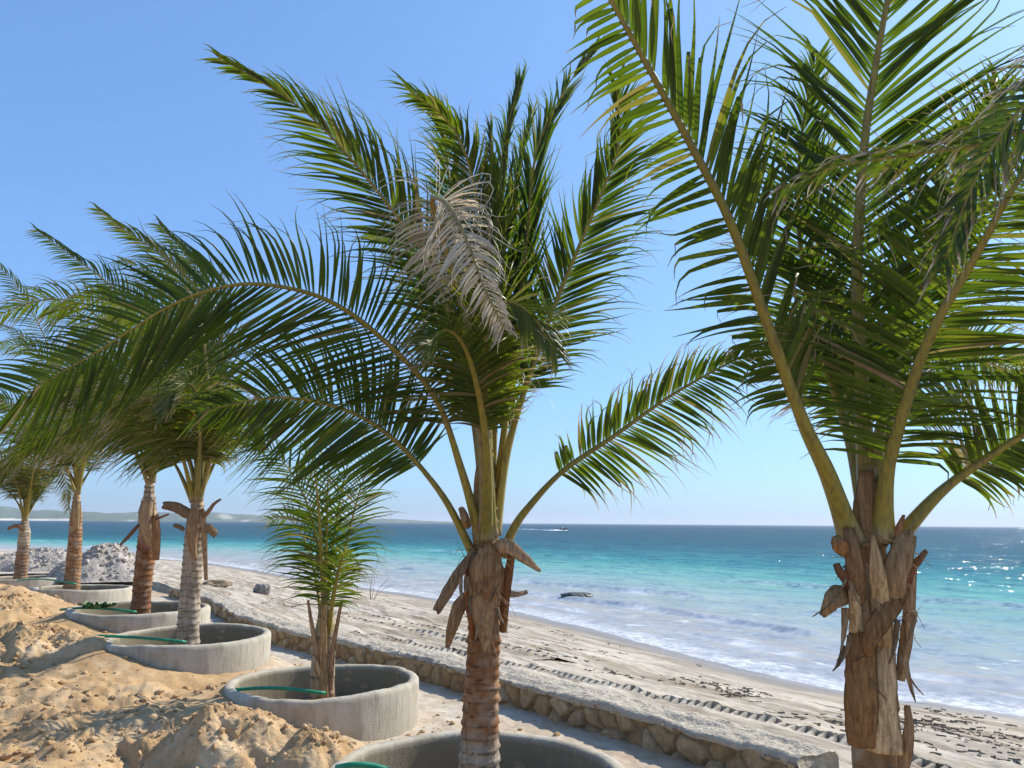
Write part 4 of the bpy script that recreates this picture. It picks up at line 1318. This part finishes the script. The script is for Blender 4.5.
strap(pg, pts3(d - .13, (903, 770, 0), (907, 745, -.02), (909, 725, -.02), (907, 705, 0)), [0.06, 0.07, 0.05, 0.03], 36, (0.34, 0.24, 0.15), 0.012, cup=0.2)

shreds(pg, pts3(d - .125, (852, 570), (866, 600), (893, 600), (906, 620), (850, 640), (880, 560), (862, 660), (900, 650), (872, 620), (850, 600)), 18, 8, 0.15, 0.015)
fibres(pg, pts3(d - .1, (850, 560), (862, 540), (890, 545), (905, 560), (845, 600), (850, 650), (905, 620), (880, 640)), 80, 502, 0.08, 0.022)
frond(pg, pts3(d, (853, 545, -.05), (828, 475, -.08), (804, 424, -.1), (773, 340, -.1), (732, 226, -.1), (691, 145, -.1), (641, 54, -.1), (605, -10, -.1), (560, -85, -.1), (505, -160, -.1)), 201,
      n=56, L=0.58, w=0.058, al=20, ar=-26, Ll=0.72, Lr=1.15, start=0.20, a0=62, a1=50, roll=(5, 5), droop=0.5, wind=-0.05, tipdry=0.12, tone=0.46, dry=0.03, fold=0.35, r0=0.06, curl=1.3)
frond(pg, pts3(d, (872, 530, .02), (866, 460, .05), (862, 380, .08), (857, 275, .1), (864, 150, .1), (875, 70, .08), (890, -10, .05), (912, -95, 0), (935, -200, -.1)), 202,
      n=78, L=0.86, w=0.048, start=0.2, a0=58, a1=35, roll=(8, 8), droop=0.35, wind=0.0, tipdry=0.08, tone=0.30, r0=0.06)
frond(pg, pts3(d, (882, 540, -.05), (888, 470, -.1), (913, 381, -.2), (938, 320, -.28), (977, 254, -.35), (1018, 181, -.4), (1070, 120, -.4), (1140, 80, -.4)), 203,
      n=66, L=0.68, w=0.046, start=0.16, a0=78, a1=50, roll=(-10, -10), droop=0.8, wind=0.05, tipdry=0.22, tone=0.50, dry=0.05, r0=0.06, fold=0.1)
frond(pg, pts3(d, (898, 540, 0), (925, 508, -.02), (949, 485, -.05), (982, 461, -.1), (1030, 432, -.15), (1090, 412, -.15), (1150, 415, -.15)), 204,
      n=54, L=0.42, w=0.042, start=0.30, a0=70, a1=42, roll=(-25, -25), droop=1.3, wind=0.1, tipdry=0.3, tone=0.55, dry=0.08, fold=0.2, r0=0.055)
frond(pg, pts3(d, (868, 530, .1), (850, 440, .25), (820, 340, .4), (800, 240, .5), (800, 150, .5), (815, 60, .4)), 205,
      n=62, L=0.62, start=0.25, a0=60, a1=30, roll=(40, 40), droop=0.8, wind=0.2, tipdry=0.2, tone=0.32, r0=0.05)
frond(pg, pts3(d, (874, 530, .1), (880, 430, .3), (905, 330, .5), (940, 240, .6), (975, 170, .6), (1000, 80, .5)), 206,
      n=66, L=0.66, start=0.25, a0=62, a1=30, roll=(-20, -30), droop=0.7, wind=0.1, tipdry=0.2, tone=0.35, dry=0.05, r0=0.05)
frond(pg, pts3(d, (873, 530, .15), (860, 430, .5), (840, 360, .9), (800, 330, 1.3), (750, 340, 1.6)), 208,
      n=54, L=0.55, start=0.3, a0=65, a1=35, roll=(20, 20), droop=1.2, wind=0.2, tipdry=0.3, tone=0.4, dry=0.05, r0=0.045)
frond(pg, pts3(d, (876, 530, .15), (890, 420, .5), (930, 370, .9), (985, 360, 1.2), (1040, 380, 1.4)), 209,
      n=54, L=0.55, start=0.3, a0=65, a1=35, roll=(-20, -20), droop=1.2, wind=0.1, tipdry=0.3, tone=0.6, dry=0.08, r0=0.045)

# ---------------- palm just outside the right edge whose fronds reach in
hx, hy = pg.location[0] + 1.75, pg.location[1] - 0.75
ph_ = empty('palm_tree', (hx, hy, 0.05), 'palm outside the right edge, its drying fronds hanging in at the top right corner', 'palm tree', GRP)
hb = np.array([hx, hy, 0.0])
trunk(ph_, [hb, hb + [0, 0, .8], hb + [0.02, 0, 1.6], hb + [0, 0, 2.1], hb + [0, 0, 2.6]], [0.165, 0.15, 0.13, 0.08, 0.03],
      [(0, GREY), (0.5, BRN), (0.75, TAN), (1, (0.28, 0.24, 0.07))], 5, 0.1, 0.012)
ht = hb + np.array([0, 0, 1.85])


def hp(*q):
    return np.array([ht] + [np.array(x) for x in q])


frond(ph_, np.vstack([[ht], [ht + np.array([-0.1, 0.1, 0.8])], pts3(3.0, (1100, 120, -.2), (1030, 130, -.2), (977, 145, -.2), (900, 156, -.2), (832, 168, -.2), (785, 190, -.2))]), 301,
      n=58, L=0.44, w=0.034, start=0.3, a0=60, a1=25, roll=(10, 5), droop=2.4, wind=0.3, tipdry=0.45, tone=0.45, dry=0.08, fold=0.1, curl=1.6)
frond(ph_, np.vstack([[ht], [ht + np.array([-0.15, -0.1, 0.7])], pts3(3.0, (1160, 60, -.3), (1090, 70, -.4), (1020, 110, -.45), (975, 180, -.5), (945, 260, -.5))]), 302,
      n=60, L=0.5, w=0.036, start=0.3, a0=50, a1=25, roll=(20, 5), droop=2.0, wind=0.2, tipdry=0.4, tone=0.3, dry=0.04, fold=0.1, curl=1.6)
for k, (az, el) in enumerate(((80, 70), (20, 60), (140, 55), (200, 65), (320, 60), (0, 35), (260, 40))):
    dv = np.array([math.cos(R(az)), math.sin(R(az)), 0])
    e_ = R(el)
    frond(ph_, hp(ht + dv * .4 * math.cos(e_) + [0, 0, .6 * math.sin(e_)], ht + dv * 1.0 * math.cos(e_) + [0, 0, 1.3 * math.sin(e_)],
                  ht + dv * 1.7 * math.cos(e_) + [-.1, 0, 1.75 * math.sin(e_)], ht + dv * 2.4 * math.cos(e_) + [-.3, 0, 1.8 * math.sin(e_)]), 310 + k,
          n=44, L=0.55, start=0.25, face=(0, 0, 1), droop=1.0, wind=0.3, tone=0.4)

# ---------------- young palm
d = RC['B'][1]
pb = empty('palm_tree', (RC['B'][0][0], RC['B'][0][1], RC['B'][0][2] - 0.36), 'small young palm without a bare trunk, fronds rising straight from its planter', 'palm tree', GRP)
tp = pts3(d, (322, 716), (322, 690), (323, 660), (325, 630), (326, 600))
trunk(pb, tp, [0.15, 0.135, 0.13, 0.11, 0.06], [(0, TAN), (0.5, (0.38, 0.29, 0.19)), (1, (0.30, 0.25, 0.1))], 3, 0.2, 0.006)
strap(pb, pts3(d - .1, (319, 690), (316, 650, -.02), (311, 620, -.02), (308, 600)), [0.06, 0.07, 0.05, 0.03], 41, (0.40, 0.30, 0.2), 0.012, cup=0.2)
strap(pb, pts3(d - .1, (330, 690), (333, 650, -.02), (338, 620, -.02), (342, 600)), [0.06, 0.06, 0.05, 0.03], 42, (0.36, 0.25, 0.16), 0.012, cup=0.2)
strap(pb, pts3(d - .12, (322, 680), (318, 668, -.04), (315, 660, -.05), (312, 655)), [0.03, 0.05, 0.04, 0.02], 43, (0.56, 0.42, 0.3), 0.01, cup=0.2)
strap(pb, pts3(d - .13, (325, 700), (324, 660, -.01), (324, 625, -.01), (325, 590)), [0.10, 0.10, 0.08, 0.05], 44, (0.38, 0.28, 0.16), 0.012, cup=0.25)
kb = dict(w=0.044, droop=1.3, wind=0.2, tipdry=0.15, r0=0.032, curl=1.3)
frond(pb, pts3(d, (324, 640, 0), (325, 590, -.02), (327, 530, -.05), (328, 480, -.05), (332, 438, -.05)), 401, n=21, L=0.66, start=0.16, a0=75, a1=35, tone=0.38, **kb)
frond(pb, pts3(d, (322, 640, 0), (322, 580, .05), (312, 520, .1), (296, 480, .1), (272, 452, .05), (245, 440, 0)), 402, n=27, L=0.60, start=0.26, a0=72, a1=25, tone=0.45, **kb)
frond(pb, pts3(d, (328, 640, 0), (334, 590, .05), (347, 540, .1), (360, 490, .1), (372, 460, .05), (378, 450, 0)), 403, n=26, L=0.52, start=0.25, a0=75, a1=35, tone=0.5, **kb)
frond(pb, pts3(d, (325, 640, 0), (322, 570, -.1), (318, 500, -.2), (310, 450, -.3), (300, 430, -.4)), 404, n=15, L=0.5, start=0.35, a0=60, a1=30, tone=0.45, roll=(30, 30), left=.7, right=.7, **kb)
frond(pb, pts3(d, (325, 640, .05), (330, 570, .2), (340, 500, .4), (352, 450, .6), (362, 440, .8)), 405, n=15, L=0.5, start=0.35, a0=60, a1=30, tone=0.4, roll=(-20, -20), left=.7, right=.7, **kb)
frond(pb, pts3(d, (323, 640, .05), (316, 580, .2), (305, 540, .4), (290, 520, .6), (270, 520, .8)), 406, n=15, L=0.5, start=0.25, a0=65, a1=30, tone=0.3, roll=(10, 10), **kb)
frond(pb, pts3(d, (327, 640, -.05), (335, 590, -.2), (342, 560, -.4), (350, 550, -.6)), 407, n=24, L=0.4, start=0.3, a0=70, a1=35, tone=0.4, dry=0.12, **kb)

# ---------------- the row on the left
def row_palm(k, label, tpx, rad_, bands, guides, dead, seed, n_generic=7, L=0.66, rings=0.08):
    d = RC[k][1]
    p0 = at(tpx[0][0], tpx[0][1], d)
    root = empty('palm_tree', (p0[0], p0[1], RC[k][0][2] - 0.36), label, 'palm tree', GRP)
    tp = pts3(d, *tpx)
    tp = np.vstack([tp, tp[-1] + [0.01, 0, 0.25], tp[-1] + [0.0, 0, 0.55]])
    trunk(root, tp, rad_ + [0.06, 0.03], bands, seed, rings, 0.014)
    for i, (pp, wd, colr) in enumerate(dead):
        strap(root, pts3(d - 0.12, *pp), wd, seed * 10 + i, colr, 0.016, cup=0.09 if len(wd) and wd[-1] < 0.15 else 0.25)
    for i, (pp, kw) in enumerate(guides):
        a = dict(n=50, L=L, w=0.050, start=0.25, droop=1.2, wind=0.8, tipdry=0.2, tone=0.5, dry=0.08, r0=0.045)
        a.update(kw)
        frond(root, pts3(d, *pp), seed * 100 + i, **a)
    rnd = random.Random(seed)
    top = tp[-3]
    for i in range(n_generic):
        az = R(40 + 260 * i / max(1, n_generic - 1) + rnd.uniform(-20, 20)) 
        dv = np.array([math.cos(az), math.sin(az), 0]); e_ = R(rnd.uniform(45, 75))
        q = [top, top + dv * .35 * math.cos(e_) + [0, 0, .6 * math.sin(e_)], top + dv * 0.9 * math.cos(e_) + [-.1, 0, 1.2 * math.sin(e_)],
             top + dv * 1.4 * math.cos(e_) + [-.4, 0, 1.5 * math.sin(e_)], top + dv * 1.8 * math.cos(e_) + [-.9, 0, 1.5 * math.sin(e_)]]
        frond(root, q, seed * 100 + 50 + i, n=44, L=L, w=0.050, start=0.25, face=(0, 0, 1), droop=1.3, wind=0.8, tone=rnd.uniform(0.35, 0.7), dry=rnd.choice([0.03, 0.06, 0.18]), tipdry=0.3)
    return root


DRYF = dict(dry=0.24, tone=0.6, droop=3.2, wind=0.6, mid_dry=0.2, L=0.7, n=52)
HANG = dict(dry=0.07, tone=0.72, droop=2.8, wind=0.7, L=0.75, n=46, tipdry=0.3)
row_palm('C', 'palm with a pale straight trunk and ragged sheath stubs, left of the young palm', [(187, 662), (189, 610), (194, 550), (198, 497)], [0.165, 0.14, 0.135, 0.14],
         [(0, GREY), (0.25, (0.42, 0.35, 0.26)), (0.5, (0.40, 0.32, 0.23)), (0.75, TAN), (1, BRN)],
         [([(196, 500, 0), (208, 420, 0), (204, 340, .1), (188, 290, .1), (160, 255, .1), (122, 228, 0), (98, 210, 0)], dict(tone=0.75, dry=0.12, a0=50, a1=20)),
          ([(198, 500, 0), (216, 420, .1), (222, 350, .2), (210, 290, .3), (185, 255, .3), (160, 225, .3)], dict(tone=0.5, a0=50)),
          ([(199, 500, -.05), (218, 440, -.1), (240, 410, -.2), (256, 420, -.3), (262, 450, -.3)], dict(DRYF, L=0.45)),
          ([(194, 500, -.05), (180, 450, -.2), (160, 410, -.4), (130, 395, -.6), (95, 405, -.7)], HANG),
          ([(198, 500, .1), (205, 430, .2), (200, 385, .3), (185, 375, .4), (150, 385, .5)], HANG),
          ([(197, 500, -.05), (200, 430, -.3), (195, 390, -.5), (180, 385, -.8), (160, 410, -1.)], dict(DRYF)),
          ([(193, 502, 0), (172, 460, 0), (140, 430, 0), (105, 420, 0), (70, 435, 0)], HANG),
          ([(199, 502, .2), (212, 430, .4), (205, 360, .6), (170, 320, .7), (120, 320, .7), (80, 345, .7)], dict(HANG, dry=.08)),
          ([(197, 502, .1), (200, 420, .2), (180, 350, .3), (140, 310, .4), (90, 300, .4), (50, 315, .4)], dict(HANG, dry=.1))],
         [([(197, 520), (185, 512, -.03), (175, 507, -.03), (163, 505)], [0.10, 0.15, 0.14, 0.11], (0.24, 0.16, 0.10)),
          ([(200, 520), (208, 512, -.03), (214, 504, -.03), (221, 499)], [0.07, 0.06, 0.05, 0.03], (0.30, 0.19, 0.12)),
          ([(202, 530), (208, 528, -.02), (212, 531, -.02), (216, 535)], [0.10, 0.12, 0.11, 0.10], (0.32, 0.22, 0.13)),
          ([(196, 560), (193, 545, -.02), (194, 525, -.02), (197, 508)], [0.04, 0.14, 0.2, 0.18], (0.36, 0.26, 0.17)),
          ([(206, 580), (205, 555, -.02), (204, 530, -.02), (202, 510)], [0.05, 0.06, 0.08, 0.08], (0.40, 0.30, 0.19)),
          ([(184, 530), (180, 527, -.02), (177, 526, -.02), (174, 525)], [0.06, 0.06, 0.06, 0.05], (0.24, 0.16, 0.10))], 6)
row_palm('D', 'palm whose red-brown banded trunk stands in the planter with green weeds', [(139, 630), (143, 580), (148, 530), (150, 480)], [0.155, 0.14, 0.14, 0.125],
         [(0, (0.20, 0.10, 0.06)), (0.3, RED), (0.45, (0.27, 0.12, 0.06)), (0.55, TAN), (0.75, PALE), (1, TAN)],
         [([(150, 482, 0), (156, 420, 0), (150, 360, .1), (132, 310, .1), (104, 280, .1), (66, 252, 0), (36, 230, 0)], dict(tone=0.4, dry=0.03, a0=55, a1=30)),
          ([(149, 482, 0), (135, 430, 0), (112, 390, -.1), (80, 375, -.2), (45, 395, -.3)], dict(dry=0.12)),
          ([(152, 482, -.05), (165, 430, -.2), (175, 400, -.4), (170, 395, -.7), (150, 410, -.9)], dict(DRYF)),
          ([(148, 482, -.05), (125, 430, -.2), (105, 395, -.3), (70, 385, -.4), (30, 400, -.5)], HANG),
          ([(150, 482, .1), (145, 420, .2), (125, 370, .3), (90, 350, .3), (50, 360, .3)], HANG),
          ([(151, 482, .1), (170, 400, .3), (180, 330, .5), (160, 280, .6), (120, 260, .6)], dict(tone=0.3)),
          ([(149, 482, .1), (140, 400, .2), (110, 330, .3), (65, 300, .3), (10, 310, .3), (-30, 340, .3)], dict(HANG, dry=.1)),
          ([(149, 482, 0), (128, 440, 0), (90, 420, 0), (50, 430, 0), (15, 460, 0)], HANG)],
         [([(150, 545), (147, 530, -.03), (146, 515, -.03), (148, 500)], [0.1, 0.2, 0.24, 0.2], (0.40, 0.31, 0.22)),
          ([(144, 520), (136, 528, -.03), (129, 536, -.03), (120, 545)], [0.04, 0.06, 0.06, 0.03], (0.22, 0.12, 0.08)),
          ([(153, 520), (159, 518, -.03), (164, 516, -.03), (169, 514)], [0.04, 0.05, 0.04, 0.03], (0.24, 0.14, 0.09)),
          ([(156, 560), (156, 545, -.03), (156, 530, -.03), (155, 515)], [0.1, 0.14, 0.14, 0.1], (0.34, 0.2, 0.11))], 7)
row_palm('E', 'palm with a slim ringed brown trunk in front of the pale rubble heap', [(71, 598), (74, 560), (76, 520), (77, 492)], [0.19, 0.16, 0.15, 0.13],
         [(0, (0.3, 0.22, 0.15)), (0.2, (0.32, 0.17, 0.08)), (0.5, (0.33, 0.18, 0.09)), (0.75, TAN), (1, TAN)],
         [([(77, 494, 0), (70, 420, 0), (50, 350, .1), (25, 300, .1), (0, 268, .1), (-30, 245, 0)], dict(tone=0.6)),
          ([(76, 494, 0), (55, 440, 0), (25, 410, 0), (-10, 400, 0), (-50, 420, 0)], dict(dry=0.15)),
          ([(78, 494, 0), (90, 430, 0), (95, 370, .2), (75, 320, .3), (40, 290, .3)], dict(tone=0.4)),
          ([(78, 494, -.1), (84, 445, -.3), (70, 410, -.5), (45, 400, -.8), (15, 415, -1.)], HANG),
          ([(78, 494, .1), (75, 430, .2), (55, 370, .3), (20, 345, .3), (-20, 350, .3)], HANG),
          ([(76, 494, -.1), (60, 455, -.2), (40, 440, -.3), (20, 450, -.4), (0, 480, -.5)], dict(DRYF))],
         [([(77, 530), (76, 520, -.03), (76, 512, -.03), (77, 502)], [0.1, 0.18, 0.2, 0.16], (0.36, 0.28, 0.16))], 8)
row_palm('F', 'farthest palm at the left edge, short pale trunk under hanging dry fronds', [(20, 584), (22, 560), (24, 540), (25, 520)], [0.18, 0.16, 0.155, 0.15],
         [(0, (0.3, 0.2, 0.13)), (0.3, (0.30, 0.17, 0.1)), (0.5, (0.42, 0.34, 0.24)), (1, (0.42, 0.34, 0.24))],
         [([(25, 520, 0), (22, 460, 0), (8, 410, .1), (-20, 380, .1)], dict(dry=0.2)),
          ([(25, 520, -.1), (38, 470, -.2), (52, 455, -.3), (64, 475, -.4), (68, 510, -.4)], dict(dry=0.5, tone=0.6)),
          ([(24, 520, -.1), (15, 480, -.3), (-5, 460, -.5), (-30, 470, -.6)], dict(dry=0.3, tone=0.65)),
          ([(25, 520, -.1), (35, 460, -.3), (36, 425, -.5), (20, 410, -.7)], dict(dry=0.3, tone=0.7)),
          ([(25, 520, .1), (45, 450, .3), (50, 390, .5), (25, 340, .6), (-10, 320, .6)], dict(tone=0.4))],
         [([(24, 530), (18, 526, -.03), (12, 527, -.03), (8, 529)], [0.1, 0.12, 0.1, 0.08], (0.30, 0.18, 0.12))], 9)

# ------------------------------------------------------------------ sea air
hm = NT('haze_air')
pv = hm.n('ShaderNodeVolumePrincipled')
pv.inputs['Color'].default_value = (0.86, 0.92, 1.0, 1); pv.inputs['Density'].default_value = 0.00019; pv.inputs['Anisotropy'].default_value = 0.2
hm.l(pv.outputs[0], hm.out.inputs['Volume'])
b_, h0, h1 = 15500.0, -16.0, 70.0
HZ = [(x, y, z) for z in (h0, h1) for (x, y) in ((-b_, -b_), (b_, -b_), (b_, b_), (-b_, b_))]
struct(mk('haze', HZ, [(0, 3, 2, 1), (4, 5, 6, 7), (0, 1, 5, 4), (1, 2, 6, 5), (2, 3, 7, 6), (3, 0, 4, 7)], hm.m, smooth=False), 'stuff')

# ------------------------------------------------------------------ light
SUN_AZ, SUN_EL = 57.0, 42.0            # azimuth to the right of the view direction
w = bpy.data.worlds.new('World'); sc.world = w; w.use_nodes = True
nt = w.node_tree; nt.nodes.clear()
sky = nt.nodes.new('ShaderNodeTexSky'); sky.sky_type = 'NISHITA'; sky.sun_disc = False
sky.sun_elevation = R(SUN_EL); sky.sun_rotation = R(SUN_AZ)
sky.altitude = 0; sky.air_density = 1.0; sky.dust_density = 1.0; sky.ozone_density = 3.2
bg = nt.nodes.new('ShaderNodeBackground'); bg.inputs['Strength'].default_value = 0.12
wo = nt.nodes.new('ShaderNodeOutputWorld')
gm = nt.nodes.new('ShaderNodeGamma'); gm.inputs[1].default_value = 0.6
tn = nt.nodes.new('ShaderNodeMix'); tn.data_type = 'RGBA'; tn.blend_type = 'MULTIPLY'; tn.inputs[0].default_value = 1.0
tn.inputs[7].default_value = (1.22, 1.86, 2.72, 1)
nt.links.new(sky.outputs[0], gm.inputs[0]); nt.links.new(gm.outputs[0], tn.inputs[6]); nt.links.new(tn.outputs[2], bg.inputs[0]); nt.links.new(bg.outputs[0], wo.inputs[0])
sl = bpy.data.lights.new('sun', 'SUN'); sl.energy = 5.0; sl.angle = R(0.5); sl.color = (1.0, 0.94, 0.84)
so = bpy.data.objects.new('sun', sl); COL.objects.link(so)
sv = Vector((math.sin(R(SUN_AZ)) * math.cos(R(SUN_EL)), math.cos(R(SUN_AZ)) * math.cos(R(SUN_EL)), math.sin(R(SUN_EL))))
so.rotation_euler = sv.to_track_quat('Z', 'Y').to_euler()
so.location = (0, 0, 30)

# ------------------------------------------------------------------ render settings
vs = sc.view_settings
sc.display_settings.display_device = 'sRGB'
vs.view_transform = 'Standard'; vs.look = 'None'; vs.exposure = 0.3; vs.gamma = 1.0
sc.cycles.max_bounces = 8; sc.cycles.diffuse_bounces = 4; sc.cycles.transmission_bounces = 4; sc.cycles.transparent_max_bounces = 8
sc.cycles.use_denoising = True
sc.cycles.sample_clamp_indirect = 6.0
print('OBJECTS', len(sc.objects), 'FACES', sum(len(o.data.polygons) for o in sc.objects if o.type == 'MESH'))
